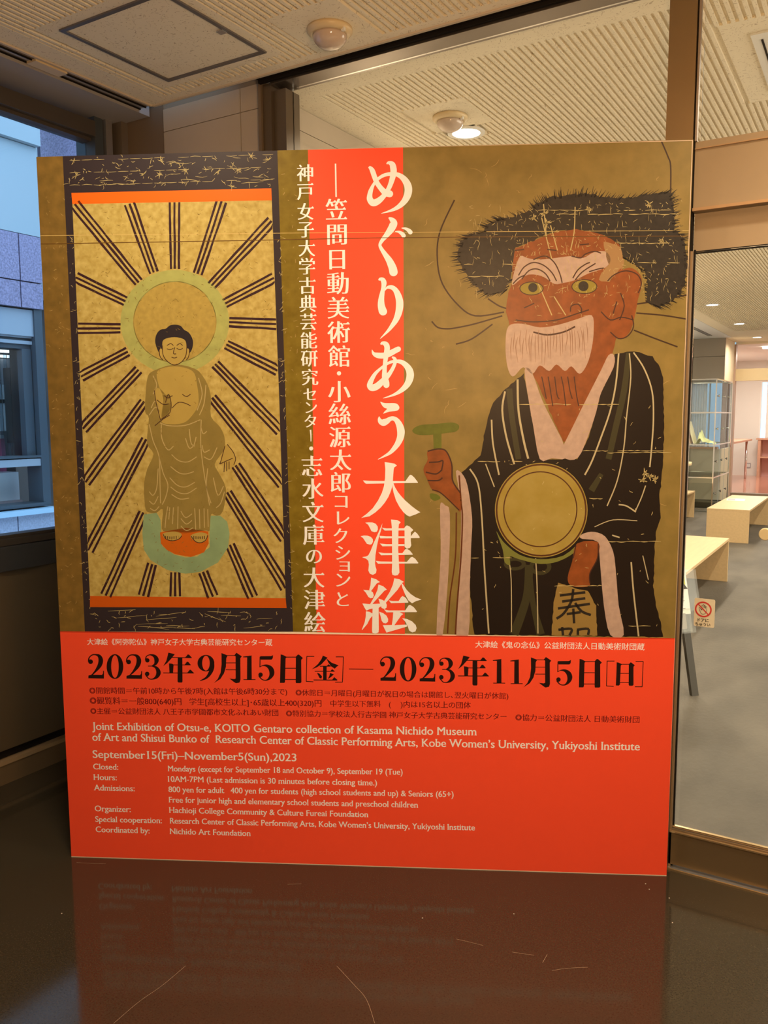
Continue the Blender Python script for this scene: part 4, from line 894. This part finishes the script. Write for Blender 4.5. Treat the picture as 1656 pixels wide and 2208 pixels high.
def set_text(mb, text, p0, p1, cap=None, ax=.010, ay=-.014, cjk=True, layer=9, frame=None, serif=True, smear=.0):
    """text whose ink runs from p0 to p1 (pixel baseline / centre line); cap = pixel height of a capital"""
    fr_ = frame or (lambda q: uv(*q))
    O = outlines(text); x0 = min(x for P in O for x, y in P); x1 = max(x for P in O for x, y in P)
    A, B = fr_(p0), fr_(p1); L = math.hypot(B[0] - A[0], B[1] - A[1]); k = L / (x1 - x0)
    ux, uy = (B[0] - A[0]) / L, (B[1] - A[1]) / L
    if cap: c_ = fr_((p0[0], p0[1] - cap)); ky = math.hypot(c_[0] - A[0], c_[1] - A[1]) / (.76 if cjk else .69)
    else: ky = k
    ymid = .36 if cjk else 0
    W_, E = [], []
    big = max(abs(area(P)) for P in O)
    sg = 0
    for P in O:
        sg += area(P)
    sgn = 1 if sg > 0 else -1
    for P in O:
        W_.append(weight(P, ax, ay, sgn))
        if serif: E += serifs(P, sgn, cjk)
    V, F = fill(W_); shf = (smear, -smear, 0)
    def put(V, F, ly, sh=0):
        b = len(mb.v)
        for x, y in V:
            a = (x - x0 + sh) * k; c = (y - ymid) * ky
            mb.v.append((A[0] + ux * a - uy * c, -LAY * ly, A[1] + uy * a + ux * c))
        mb.f.extend(tuple(b + i for i in f) for f in F)
    for i, q in enumerate(shf if smear else (0,)): put(V, F, layer + i * .12, q)
    for i, P in enumerate(E): put(P, [tuple(range(len(P)))], layer + .45)
CRM = sat('letter_cream', pr(232, 216, 184)); INKR = sat('letter_dark_red', pr(104, 18, 14)); INKK = sat('letter_black', pr(34, 14, 8))

# title, traced stroke by stroke
tt = []
def T(o, P): return [((p[0] / 8.18 + o[0], p[1] / 8.18 + o[1]) if len(p) == 2 else (p[0] / 8.18 + o[0], p[1] / 8.18 + o[1], p[2] / 8.18)) for p in P]
o1, o2, o3, o4 = (760, 330), (760, 580), (760, 840), (760, 1100)
tt += stroke(T(o1, [(292, 240, 40), (345, 300, 85), (390, 420, 90), (430, 520, 88), (500, 620, 92), (580, 700, 112), (655, 720, 125)]), cap=1)
tt += stroke(T(o1, [(602, 193, 20), (640, 172, 55), (700, 200, 100), (722, 270, 112), (724, 350, 110), (706, 440, 98), (668, 560, 84), (620, 660, 80), (540, 770, 90), (450, 850, 112), (365, 880, 122), (310, 820, 110), (305, 750, 92), (325, 660, 76), (375, 550, 50), (440, 468, 52), (540, 400, 60), (650, 372, 66), (760, 372, 72), (860, 415, 92), (940, 500, 120), (984, 610, 134), (975, 730, 130), (915, 850, 108), (810, 950, 78), (680, 1015, 46), (508, 1066, 8)]))
KE = [len(tt)]
tt += stroke(T(o1, [(638, 1140, 20), (680, 1165, 70), (722, 1210, 112), (722, 1260, 134), (675, 1350, 124), (600, 1450, 92), (525, 1540, 66), (486, 1615, 54), (505, 1680, 62), (570, 1780, 84), (650, 1900, 118), (705, 2020, 142), (724, 2100, 148)]), cap=1)
tt += stroke(T(o1, [(752, 1384, 12), (820, 1392, 44), (875, 1425, 68), (902, 1458, 76)]), cap=1) + stroke(T(o1, [(866, 1324, 14), (940, 1336, 46), (992, 1366, 68), (1020, 1396, 80)]), cap=1)
KE.append(len(tt))
tt += stroke(T(o2, [(462, 200, 22), (490, 180, 56), (535, 195, 84), (556, 250, 92), (543, 340, 72), (525, 430, 82), (508, 540, 104), (508, 640, 124), (530, 730, 142), (540, 750, 142)]), cap=1)
tt += stroke(T(o2, [(572, 380, 14), (610, 330, 42), (680, 322, 74), (745, 358, 88), (795, 440, 108), (828, 550, 126), (832, 660, 130), (812, 780, 118), (765, 900, 98), (700, 1000, 74), (620, 1100, 48), (490, 1228, 10)]))
KE.append(len(tt))
tt += stroke(T(o2, [(345, 1425, 8), (372, 1490, 56), (440, 1522, 96), (540, 1528, 104), (640, 1500, 104), (740, 1448, 98), (808, 1414, 94)]), cap=1)
tt += stroke(T(o2, [(496, 1332, 22), (530, 1308, 58), (588, 1328, 92), (612, 1390, 98), (598, 1500, 90), (578, 1640, 76), (566, 1780, 78), (568, 1900, 96), (590, 1990, 112), (598, 2046, 108)]), cap=1)
tt += stroke(T(o2, [(698, 1552, 26), (738, 1578, 56), (758, 1620, 56), (735, 1700, 62), (690, 1790, 66), (620, 1890, 84), (520, 1990, 104), (430, 2070, 118), (345, 2095, 118), (305, 2050, 100), (335, 1960, 82), (400, 1850, 62), (480, 1770, 48), (570, 1700, 46), (660, 1648, 50), (760, 1628, 58), (860, 1640, 78), (945, 1700, 100), (1005, 1790, 124), (1018, 1890, 132), (985, 2000, 118), (920, 2090, 96), (820, 2170, 66), (700, 2230, 38), (540, 2280, 8)]))
KE.append(len(tt))
tt += [T(o3, crom([(490, 215), (540, 232), (600, 240), (740, 240), (798, 262), (828, 315), (806, 362), (750, 378), (660, 390), (600, 405), (540, 425), (575, 378), (610, 340), (570, 325), (530, 290)], 3, True))]
tt += stroke(T(o3, [(472, 474, 10), (474, 520, 56), (500, 565, 96), (550, 580, 122), (610, 555, 100), (660, 520, 78), (715, 508, 74), (775, 540, 88), (825, 620, 116), (853, 720, 134), (848, 830, 124), (805, 940, 104), (735, 1040, 82), (640, 1130, 54), (450, 1232, 8)]))
poly = [
 (o3, [(568, 1278), (740, 1305), (785, 1340), (735, 1375), (726, 1420), (716, 1560), (710, 1650), (698, 1720), (670, 1810), (630, 1900), (570, 1995), (500, 2080), (400, 2170), (300, 2235), (155, 2264), (260, 2185), (360, 2090), (450, 1960), (520, 1820), (556, 1700), (575, 1560), (580, 1400)]),
 (o3, [(185, 1602), (300, 1610), (935, 1615), (1000, 1520), (1020, 1503), (1045, 1510), (1090, 1550), (1155, 1635), (1150, 1645), (240, 1662), (212, 1640)]),
 (o3, [(704, 1640), (722, 1650), (750, 1720), (800, 1805), (860, 1880), (930, 1955), (1050, 2060), (1130, 2120), (1197, 2163), (1120, 2200), (1010, 2240), (960, 2218), (900, 2165), (830, 2070), (770, 1960), (725, 1820), (706, 1720)]),
 (o4, [(225, 222), (280, 214), (350, 217), (410, 240), (446, 290), (448, 340), (430, 380), (385, 390), (335, 370), (305, 310), (275, 255)]),
 (o4, [(145, 460), (200, 447), (265, 450), (325, 472), (358, 510), (362, 555), (340, 600), (310, 608), (255, 595), (222, 545), (190, 495)]),
 (o4, [(530, 230), (502, 360), (465, 480), (430, 640), (405, 800), (398, 940), (408, 1000), (425, 1050), (415, 1110), (360, 1142), (305, 1120), (280, 1065), (290, 960), (280, 895), (245, 858), (180, 836), (178, 826), (240, 818), (280, 796), (320, 720), (370, 590), (430, 460)]),
 (o4, [(680, 165), (790, 175), (850, 210), (845, 225), (820, 245), (812, 320), (808, 700), (820, 950), (828, 1100), (800, 1145), (750, 1155), (705, 1140), (693, 1090), (700, 950), (697, 330)]),
 (o4, [(515, 308), (600, 322), (910, 320), (935, 285), (960, 268), (1010, 290), (1075, 350), (1030, 390), (1028, 540), (1038, 620), (1015, 665), (960, 680), (920, 650), (918, 358), (570, 360)]),
 (o4, [(475, 452), (600, 462), (1030, 462), (1060, 420), (1100, 378), (1140, 410), (1187, 475), (1180, 492), (490, 498)]),
 (o4, [(482, 588), (600, 600), (918, 600), (918, 632), (530, 638)]),
 (o4, [(458, 742), (560, 758), (880, 758), (930, 690), (960, 682), (1010, 710), (1063, 775), (1058, 787), (505, 796)]),
 (o4, [(408, 893), (500, 905), (960, 910), (1030, 830), (1060, 825), (1110, 860), (1162, 930), (1155, 940), (450, 945)]),
 (o4, [(330, 1190), (420, 1220), (485, 1268), (430, 1290), (330, 1425), (295, 1410), (318, 1320)]),
 (o4, [(190, 1405), (250, 1410), (320, 1418), (360, 1450), (378, 1500), (360, 1545), (320, 1555), (280, 1530), (240, 1460)]),
 (o4, [(458, 1312), (540, 1340), (607, 1400), (560, 1425), (350, 1655), (312, 1655), (400, 1500), (440, 1410)]),
 (o4, [(175, 1645), (300, 1657), (500, 1648), (520, 1690), (484, 1705), (462, 1725), (465, 2100), (460, 2155), (405, 2178), (350, 2160), (345, 2110), (355, 1735), (300, 1748), (245, 1772), (210, 1715)]),
 (o4, [(458, 1560), (530, 1582), (585, 1620), (606, 1670), (600, 1720), (565, 1745), (515, 1725), (485, 1645)]),
 (o4, [(238, 1785), (300, 1793), (365, 1828), (355, 1860), (310, 1910), (260, 2010), (170, 2115), (165, 2105), (215, 1980), (235, 1870)]),
 (o4, [(470, 1790), (540, 1815), (600, 1860), (630, 1920), (625, 1970), (590, 1997), (545, 1990), (515, 1950), (495, 1870)]),
 (o4, [(738, 1200), (830, 1220), (907, 1265), (872, 1285), (800, 1400), (590, 1632), (560, 1600), (660, 1440), (715, 1310)]),
 (o4, [(860, 1288), (876, 1288), (960, 1410), (1030, 1480), (1110, 1535), (1218, 1578), (1120, 1605), (1050, 1643), (985, 1590), (930, 1490), (880, 1370)]),
 (o4, [(640, 1590), (700, 1602), (815, 1602), (860, 1530), (885, 1515), (940, 1545), (988, 1620), (980, 1632), (680, 1640)]),
 (o4, [(555, 1750), (640, 1768), (930, 1768), (990, 1680), (1015, 1668), (1080, 1710), (1138, 1785), (1130, 1798), (600, 1802)]),
 (o4, [(720, 1795), (830, 1800), (898, 1832), (860, 1858), (740, 2028), (960, 2018), (965, 2052), (600, 2160), (535, 2028), (695, 2025), (712, 1900)]),
 (o4, [(875, 1905), (960, 1918), (1050, 1960), (1115, 2025), (1132, 2080), (1110, 2140), (1055, 2157), (1000, 2125), (975, 2045), (930, 1965)]),
]
KE.append(len(tt))
tt += [T(o, P) for o, P in poly]
KE += [KE[-1] + 3, KE[-1] + 12]
def char(name, polys, m, layer=9):
    """one printed character; overlapping strokes sit a hair apart"""
    mb = MB(); sub = 0; prev = None
    for P in polys:
        Q = [uv(*p) for p in P]; b = len(mb.v)
        if len(Q) > 4 or prev is None or abs(Q[0][0] - prev[1][0]) + abs(Q[0][1] - prev[1][1]) > 1e-6: sub += 1
        prev = Q if len(Q) == 4 else None; gr = getattr(mb, 'g', 0) + 3e-7; mb.g = gr
        mb.v += [(u, -LAY * layer - sub * 7e-6 - gr, v) for u, v in Q]
        if len(Q) == 4: mb.f.append((b, b + 1, b + 2, b + 3))
        else:
            for t in tessellate_polygon([[Vector((u, v, 0)) for u, v in Q]]): mb.f.append(tuple(b + i for i in t))
    return obj(name, mb, m, poster)
for a, b in zip([0] + KE, KE + [len(tt)]): char('title_character', tt[a:b], CRM)

# vertical lines
def vchar(ch, cx, cy, em, ax=.004, ay=-.012, sm=.017):
    col = MB()
    if ch == 'ー':
        P = stroke([(cx - 1, cy - em * .36, em * .10), (cx, cy, em * .075), (cx, cy + em * .38, em * .05)], n=3)
    elif ch == '・': P = [disc(cx, cy, em * .10, n=16)]
    else:
        O = outlines(ch); xs = [x for p in O for x, y in p]; ys_ = [y for p in O for x, y in p]
        mx_, my_ = (min(xs) + max(xs)) / 2, (min(ys_) + max(ys_)) / 2
        A = uv(cx, cy); B = uv(cx + em, cy); k = B[0] - A[0]
        W_, E = [], []; sgn = 1 if sum(area(p) for p in O) > 0 else -1
        for p in O: W_.append(weight(p, ax, ay, sgn)); E += serifs(p, sgn, True)
        V, F = fill(W_)
        for i_, q in enumerate((sm, -sm, 0)):
            b = len(col.v); col.v += [(A[0] + (x - mx_ + q) * k, -LAY * (9 + i_ * .12), A[1] + (y - my_) * k) for x, y in V]; col.f.extend(tuple(b + i for i in f) for f in F)
        for p in E:
            b = len(col.v); col.v += [(A[0] + (x - mx_) * k, -LAY * 9.45, A[1] + (y - my_) * k) for x, y in p]; col.f.append(tuple(range(b, b + len(p))))
        obj('subtitle_character', col, CRM, poster); return
    for p in P:
        b = len(col.v); col.v += [(uv(*q)[0], -LAY * 9, uv(*q)[1]) for q in p]; col.f.append(tuple(range(b, b + len(p))))
    obj('subtitle_character', col, CRM, poster)
for ch, x, y, e in (('神', 657.6, 373, 38), ('戸', 658, 414, 38), ('女', 659, 456, 38), ('子', 659, 495.6, 38), ('大', 661.7, 535, 38), ('学', 662, 574, 38), ('古', 663, 616, 38), ('典', 664, 655, 38), ('芸', 665, 694, 38), ('能', 666, 734, 38), ('研', 667, 774, 38), ('究', 668.4, 813, 38),
                    ('セ', 668, 850, 32), ('ン', 671, 879, 31), ('タ', 669, 908, 32), ('ー', 670.5, 939, 34), ('・', 671, 967, 44), ('志', 672.6, 1005, 48), ('水', 674.6, 1054, 48), ('文', 675, 1104, 48), ('庫', 676, 1153, 48), ('の', 677, 1200, 40), ('大', 677, 1245, 48), ('津', 678, 1293, 48), ('絵', 679, 1341, 48),
                    ('笠', 724.8, 451, 49), ('間', 726.7, 506, 49), ('日', 727, 560, 49), ('動', 728.5, 611, 50), ('美', 729.5, 663.6, 50), ('術', 730, 716.4, 50), ('館', 731, 768, 50), ('・', 731, 805, 46), ('小', 731.5, 845, 50), ('絲', 732.4, 892.6, 50), ('源', 733, 942.5, 49), ('太', 734.5, 991.6, 49), ('郎', 734.5, 1040, 49),
                    ('コ', 735.7, 1082, 38), ('レ', 740, 1117, 38), ('ク', 734, 1155, 38), ('シ', 739, 1192, 38), ('ョ', 743, 1221.5, 38), ('ン', 740, 1251, 38), ('と', 739, 1292, 38)): vchar(ch, x, y, e)
pmesh('dash_mark', stroke([(723.5, 353), (724.8, 425)], 3.2, smooth=False), CRM, 9)

# captions and details
text_line('caption_line', CRM, '大津絵《阿弥陀仏》神戸女子大学古典芸能研究センター蔵', (188, 1384), (587, 1385.5), ax=0, ay=0, smear=.009)
text_line('caption_line', CRM, '大津絵《鬼の念仏》公益財団法人日動美術財団蔵', (1025, 1389.5), (1389.5, 1395), ax=0, ay=0, smear=.009)
for tx, a, b in (('◎開館時間＝午前10時から午後7時(入館は午後6時30分まで)', (193, 1489), (619, 1491.6)), ('◎休館日＝月曜日(月曜日が祝日の場合は開館し､翌火曜日が休館)', (637.7, 1493.2), (1096, 1500.8)),
                 ('◎観覧料＝一般800(640)円', (194, 1510.6), (391, 1513)), ('学生[高校生以上]･65歳以上400(320)円', (408.6, 1513), (693, 1516.6)), ('中学生以下無料', (712.7, 1517), (821, 1518)), ('( 　)内は15名以上の団体', (838.8, 1518.4), (1015, 1520.8)),
                 ('◎主催＝公益財団法人 八王子市学園都市文化ふれあい財団', (195.3, 1533), (600, 1537)), ('◎特別協力＝学校法人行吉学園 神戸女子大学古典芸能研究センター', (617, 1538.2), (1092, 1545.4)), ('◎協力＝公益財団法人 日動美術財団', (1111.6, 1547), (1378.6, 1552))):
    text_line('text_line', INKR, tx, a, b, ax=0, ay=-.004, smear=.012)
for tx, a, b, c in (('Joint Exhibition of Otsu-e, KOITO Gentaro collection of Kasama Nichido Museum', (199.3, 1573.6), (1026.6, 1585.6), 16.5),
                    ('of Art and Shisui Bunko of  Research Center of Classic Performing Arts, Kobe Women’s University, Yukiyoshi Institute', (199.7, 1597), (1379, 1618), 16.5),
                    ('September15(Fri)–November5(Sun),2023', (200.5, 1634), (639, 1641.5), 16.5)): text_line('text_line', CRM, tx, a, b, c, ax=0, ay=0, cjk=False, smear=.014)
for tx, a, b in (('Closed:', (201.6, 1658.6), (255, 1659.8)), ('Mondays (except for September 18 and October 9), September 19 (Tue)', (362.8, 1663), (868, 1670.4)), ('Hours:', (202.8, 1681.4), (252, 1682.5)), ('10AM-7PM (Last admission is 30 minutes before closing time.)', (362.8, 1685.4), (812.7, 1693.6)),
                 ('Admissions:', (203.5, 1704), (290.5, 1706)), ('800 yen for adult', (363.8, 1707.8), (483.4, 1710)), ('400 yen for students (high school students and up) & Seniors (65+)', (497.7, 1710.2), (977.9, 1718.6)), ('Free for junior high and elementary school students and preschool children', (364.9, 1730), (900.6, 1741.4)),
                 ('Organizer:', (205, 1749), (282, 1751)), ('Hachioji College Community & Culture Fureai Foundation', (365.7, 1752.4), (793.3, 1762)), ('Special cooperation:', (206, 1772), (349, 1775)), ('Research Center of Classic Performing Arts, Kobe Women’s University, Yukiyoshi Institute', (367, 1775.4), (1023.9, 1790.4)),
                 ('Coordinated by:', (207, 1794), (322.6, 1797)), ('Nichido Art Foundation', (367, 1798), (539.8, 1802.6))): text_line('text_line', CRM, tx, a, b, 12.2, ax=0, ay=0, cjk=False, smear=.014)

# date line, drawn in a high contrast Roman / Mincho style
GL = {}
def z5(P): return [(p[0] / 5.175,) + (p[1] / 5.175,) + ((p[2] / 5.175,) if len(p) > 2 else ()) for p in P]
GL['2'] = stroke(z5([(58, 190, 16), (62, 150, 13), (95, 116, 12), (140, 112, 16), (178, 130, 38), (194, 175, 52), (180, 232, 46), (135, 295, 24), (92, 340, 12), (62, 366, 12)]), n=5) + [disc(80 / 5.175, 190 / 5.175, 26 / 5.175)] + [z5([(56, 344), (90, 336), (205, 338), (218, 322), (220, 292), (230, 292), (229, 378), (55, 375)])]
GL['0'] = [[q for q in z5([(352 + a * math.cos(t0), 244 + b * math.sin(t0)), (352 + a * math.cos(t1), 244 + b * math.sin(t1)), (352 + c * math.cos(t1), 244 + d * math.sin(t1)), (352 + c * math.cos(t0), 244 + d * math.sin(t0))])] for a, b, c, d in ((93, 138, 42, 126),) for t0, t1 in [(2 * math.pi * i / 40, 2 * math.pi * (i + 1) / 40) for i in range(40)]]
GL['3'] = stroke(z5([(694, 172, 16), (702, 132, 11), (745, 113, 12), (795, 130, 36), (816, 172, 50), (800, 218, 28), (762, 238, 8)]), n=5) + [z5([(720, 234), (790, 234), (790, 243), (720, 243)])] + stroke(z5([(762, 238, 8), (812, 256, 30), (838, 308, 50), (820, 356, 38), (775, 383, 13), (730, 378, 10), (694, 335, 14)]), n=5) + [disc(713 / 5.175, 175 / 5.175, 24 / 5.175), disc(711 / 5.175, 326 / 5.175, 25 / 5.175)]
GL['9'] = [z5([(1367 + a * math.cos(t0), 206 + b * math.sin(t0)), (1367 + a * math.cos(t1), 206 + b * math.sin(t1)), (1367 + c * math.cos(t1), 206 + d * math.sin(t1)), (1367 + c * math.cos(t0), 206 + d * math.sin(t0))]) for a, b, c, d in ((94, 92, 42, 82),) for t0, t1 in [(2 * math.pi * i / 36, 2 * math.pi * (i + 1) / 36) for i in range(36)]] + stroke(z5([(1434, 200, 50), (1436, 255, 48), (1414, 315, 40), (1370, 370, 24), (1300, 403, 7)]), n=5)
GL['n'] = [z5(P) for P in ([(948, 88), (1020, 106), (985, 150), (935, 205), (890, 240), (925, 180)], [(975, 138), (1205, 142), (1205, 150), (975, 146)], [(1135, 143), (1165, 108), (1180, 112), (1213, 148)], [(985, 222), (1195, 222), (1195, 230), (985, 230)], [(1128, 225), (1155, 190), (1170, 192), (1200, 228)],
                          [(890, 311), (1230, 312), (1230, 321), (890, 320)], [(1158, 314), (1188, 278), (1200, 282), (1237, 320)], [(1052, 142), (1104, 142), (1106, 410), (1100, 422), (1060, 422), (1050, 410)], [(955, 208), (990, 212), (1006, 222), (1000, 320), (960, 320)])]
def z8(P, o=(0, 0)): return [(p[0] / 5.342,) + (p[1] / 5.342,) + ((p[2] / 5.342,) if len(p) > 2 else ()) for p in P]
GL['g'] = [z8(P) for P in ([(292, 92), (365, 120), (348, 150), (344, 250), (322, 325), (280, 390), (205, 439), (250, 390), (282, 320), (294, 220)], [(440, 118), (465, 88), (527, 130), (510, 152), (512, 400), (500, 432), (460, 440), (435, 425), (385, 386), (440, 392), (456, 385), (455, 130)], [(350, 117), (450, 117), (450, 125), (350, 125)], [(345, 201), (456, 201), (456, 209), (345, 209)], [(342, 281), (456, 281), (456, 289), (342, 289)])]
GL['d'] = [z8(P) for P in ([(853, 110), (880, 116), (925, 140), (910, 155), (903, 425), (895, 438), (845, 438), (848, 300)], [(1028, 136), (1052, 110), (1070, 116), (1110, 152), (1090, 172), (1092, 430), (1080, 441), (1030, 441), (1026, 425)], [(915, 137), (1035, 137), (1035, 146), (915, 146)], [(905, 265), (1030, 265), (1030, 274), (905, 274)], [(903, 395), (1030, 395), (1030, 404), (903, 404)])]
GL['b'] = stroke(z8([(1255, 135), (1170, 135), (1170, 135), (1163, 423), (1163, 423), (1245, 427)]), 9 / 5.342, smooth=False)
GL['e'] = stroke(z8([(1498, 140), (1586, 140), (1586, 140), (1574, 431), (1574, 431), (1490, 431)]), 9 / 5.342, smooth=False)
GL['s'] = [z8(P) for P in ([(1280, 150), (1300, 152), (1345, 172), (1328, 185), (1318, 405), (1305, 418), (1270, 416), (1276, 300)], [(1420, 172), (1440, 150), (1452, 154), (1490, 184), (1474, 200), (1474, 410), (1462, 421), (1425, 420), (1418, 408)], [(1330, 168), (1425, 168), (1425, 176), (1330, 176)], [(1322, 273), (1422, 273), (1422, 281), (1322, 281)], [(1318, 379), (1420, 379), (1420, 387), (1318, 387)])]
def z6(P): return [(p[0] / 5.018,) + (p[1] / 5.018,) + ((p[2] / 5.018,) if len(p) > 2 else ()) for p in P]
GL['1'] = [z6(P) for P in ([(266, 130), (314, 115), (316, 378), (264, 378)], [(222, 129), (300, 118), (305, 126), (266, 137), (222, 137)], [(226, 374), (356, 374), (356, 382), (226, 382)])]
GL['5'] = [z6(P) for P in ([(408, 125), (525, 124), (546, 112), (544, 145), (530, 162), (412, 162)], [(401, 130), (411, 130), (409, 245), (399, 245)])] + stroke(z6([(403, 242, 6), (435, 226, 10), (480, 228, 28), (520, 258, 50), (534, 305, 54), (518, 350, 36), (480, 382, 14), (430, 378, 10), (394, 338, 16)]), n=5) + [disc(411 / 5.018, 325 / 5.018, 24 / 5.018)]
GL['k'] = [z6(P) for P in ([(1085, 118), (1136, 140), (1118, 160), (1070, 212), (1020, 245), (966, 266), (1030, 212), (1068, 160)], [(1122, 148), (1140, 162), (1180, 195), (1256, 224), (1232, 240), (1214, 260), (1175, 235), (1145, 195)], [(1052, 229), (1165, 229), (1165, 237), (1052, 237)], [(1125, 232), (1145, 212), (1175, 232), (1165, 237)], [(998, 284), (1210, 284), (1210, 292), (998, 292)], [(1165, 287), (1185, 265), (1218, 290)],
                          [(1088, 232), (1126, 232), (1126, 380), (1088, 380)], [(1020, 302), (1050, 314), (1076, 342), (1070, 366), (1050, 362), (1036, 335)], [(1163, 305), (1205, 322), (1170, 352), (1138, 372), (1155, 338)], [(984, 377), (1240, 378), (1240, 388), (984, 386)], [(1185, 380), (1208, 350), (1245, 382)])]
def put(g, ox, oy): char('date_character', [[(p[0] + ox, p[1] + oy) for p in q] for q in GL[g]], INKK)
put('2', 180, 1390); put('0', 180, 1390); put('2', 180 + 82.1, 1390.6); put('3', 180, 1390); put('n', 180, 1390); put('9', 180, 1390)
put('g', 480 - 303 / 5.342 - 0.4, 1390.8); put('1', 480, 1390); put('5', 480, 1390)
put('d', 480 + 621 / 5.018 - 845 / 5.342, 1390.4)
put('b', 480 + 905 / 5.018 - 1163 / 5.342, 1390); put('k', 480, 1390); put('e', 480 + 1308 / 5.018 - 1586 / 5.342, 1390)
char('date_character', [[(752.5, 1441.4), (805, 1442), (805, 1443.8), (752.5, 1443.2)]], INKK)
ox = 800 + 105 / 5.342 - 52 / 5.175
put('2', ox, 1395.2); put('0', 800 + 330 / 5.342 - 258 / 5.175, 1395.6); put('2', 800 + 557 / 5.342 - 52 / 5.175, 1396.6); put('3', 800 + 784 / 5.342 - 686 / 5.175, 1397.2)
put('n', 800 + 1003 / 5.342 - 890 / 5.175, 1396.4); put('1', 800 + 1403 / 5.342 - 222 / 5.018, 1397.6); put('1', 1090 + 55 / 5.342 - 222 / 5.018, 1398.6)
put('g', 1090, 1400); put('5', 1090 + 583 / 5.342 - 386 / 5.018, 1400.4); put('d', 1090, 1400); put('b', 1090, 1400); put('s', 1090, 1400); put('e', 1090, 1400)

# warning sticker on the door glass
SX0, SX1, SZ0, SZ1 = -.488, -.4255, .829, .921
stk = bpy.data.objects.new('warning_sticker', None)
def rrect(x0, x1, z0, z1, r, y):
    P = []
    for cx, cz, a0 in ((x1 - r, z1 - r, 0), (x0 + r, z1 - r, 90), (x0 + r, z0 + r, 180), (x1 - r, z0 + r, 270)):
        for k in range(5): a = R_(a0 + k * 22.5); P.append((cx + r * math.cos(a), y, cz + r * math.sin(a)))
    return P
yS = 2.7405
def flat(polys, y): 
    mb = MB()
    for P in polys:
        b = len(mb.v); mb.v += [(x, y, z) for x, z in P]
        if len(P) <= 4: mb.f.append(tuple(range(b, b + len(P))))
        else:
            for t in tessellate_polygon([[Vector((x, z, 0)) for x, z in P]]): mb.f.append(tuple(b + i for i in t))
    return mb
P = rrect(SX0, SX1, SZ0, SZ1, .005, yS)
sm = MB(); n = len(P); sm.v = P + [(x, y + .001, z) for x, y, z in P]; sm.f = [tuple(range(n)), tuple(range(2 * n - 1, n - 1, -1))] + [(i, n + i, n + (i + 1) % n, (i + 1) % n) for i in range(n)]
sk = obj('warning_sticker', sm, mat('sticker_beige', (.62, .58, .46, 1), .45), tr); sk['label'] = 'beige sticker with a red no touching sign and black writing'
def sp_(px, py): # sticker zoom coordinates -> glass plane
    X, Y = px / 10.35 + 1440, py / 10.35 + 1220
    v = (X - 828) / FPX * cr - (Y - 1104) / FPX * cu + f2; t = (yS - CAM.y) / v.y; q = CAM + v * t; return q.x, q.z
cx, cz = sp_(792, 972); rr = .0255
obj('prohibition_ring', flat(ringq(cx, cz, rr, rr, rr * .82, rr * .82, 40) + stroke([(cx - rr * .575, cz + rr * .575), (cx + rr * .575, cz - rr * .575)], .0035, smooth=False), yS - .0006), mat('sticker_red', (.50, .03, .03, 1), .5), sk)
hd = [sp_(*p) for p in ((750, 985), (722, 940), (697, 935), (712, 990), (745, 1062), (790, 1078), (835, 1066), (862, 1020), (868, 925), (850, 905), (842, 960), (838, 890), (822, 880), (816, 945), (810, 870), (792, 866), (790, 940), (775, 875), (756, 885), (758, 950), (764, 985), (750, 970))]
obj('hand_symbol', flat(stroke(hd, .0011, n=3), yS - .0004), mat('sticker_ink', (.02, .02, .02, 1), .5), sk)
tm = MB()
for tx, a, b in (('ドアに', (668, 1205), (910, 1222)), ('ちゅうい', (615, 1292), (945, 1318))):
    set_text(tm, tx, a, b, ax=.010, ay=.012, smear=.010, serif=False, frame=lambda q: sp_(*q), layer=0)
tm.v = [(x, yS - .0005, z) for x, y, z in tm.v]
obj('sticker_lettering', tm, MATS['sticker_ink'], sk)
bpy.data.objects.remove(stk)
# scuffs on the granite floor
def fz(px, py):
    v = (px - 828) / FPX * cr - (py - 1104) / FPX * cu + f2; t = -CAMH / v.z; q = CAM + v * t; return q.x, q.y
sc = MB()
for P in ([(1190, 2093), (1225, 2088), (1267, 2086)], [(1104, 2053), (1130, 2057), (1152, 2060)], [(726, 2083), (760, 2120), (790, 2155), (808, 2207)], [(984, 2025), (1010, 2031), (1042, 2039)], [(165, 1860), (200, 1862), (228, 1863)], [(245, 2207), (300, 2160), (350, 2125), (400, 2083)], [(620, 1907), (650, 1906)], [(1170, 2076), (1180, 2058)]):
    w = [(*fz(*p), .0009) for p in P]
    for q in stroke(w, n=4): b = len(sc.v); sc.v += [(x, y, .0004) for x, y in q]; sc.f.append((b, b + 1, b + 2, b + 3))
obj('scuff_mark', sc, mat('scuff', (.30, .24, .17, 1), .5), fl)
sd = MB()
for px, py in ((1443, 1937), (1392, 1906), (1108, 1971), (133, 1970), (911, 1980), (1400, 1918), (1450, 1990)):
    x, y = fz(px, py); sd.box(x - .0015, x + .0015, y - .0015, y + .0015, .0002, .0012)
obj('dust_speck', sd, mat('dust', (.5, .48, .44, 1), .8), fl)
bpy.data.objects.remove(FO)
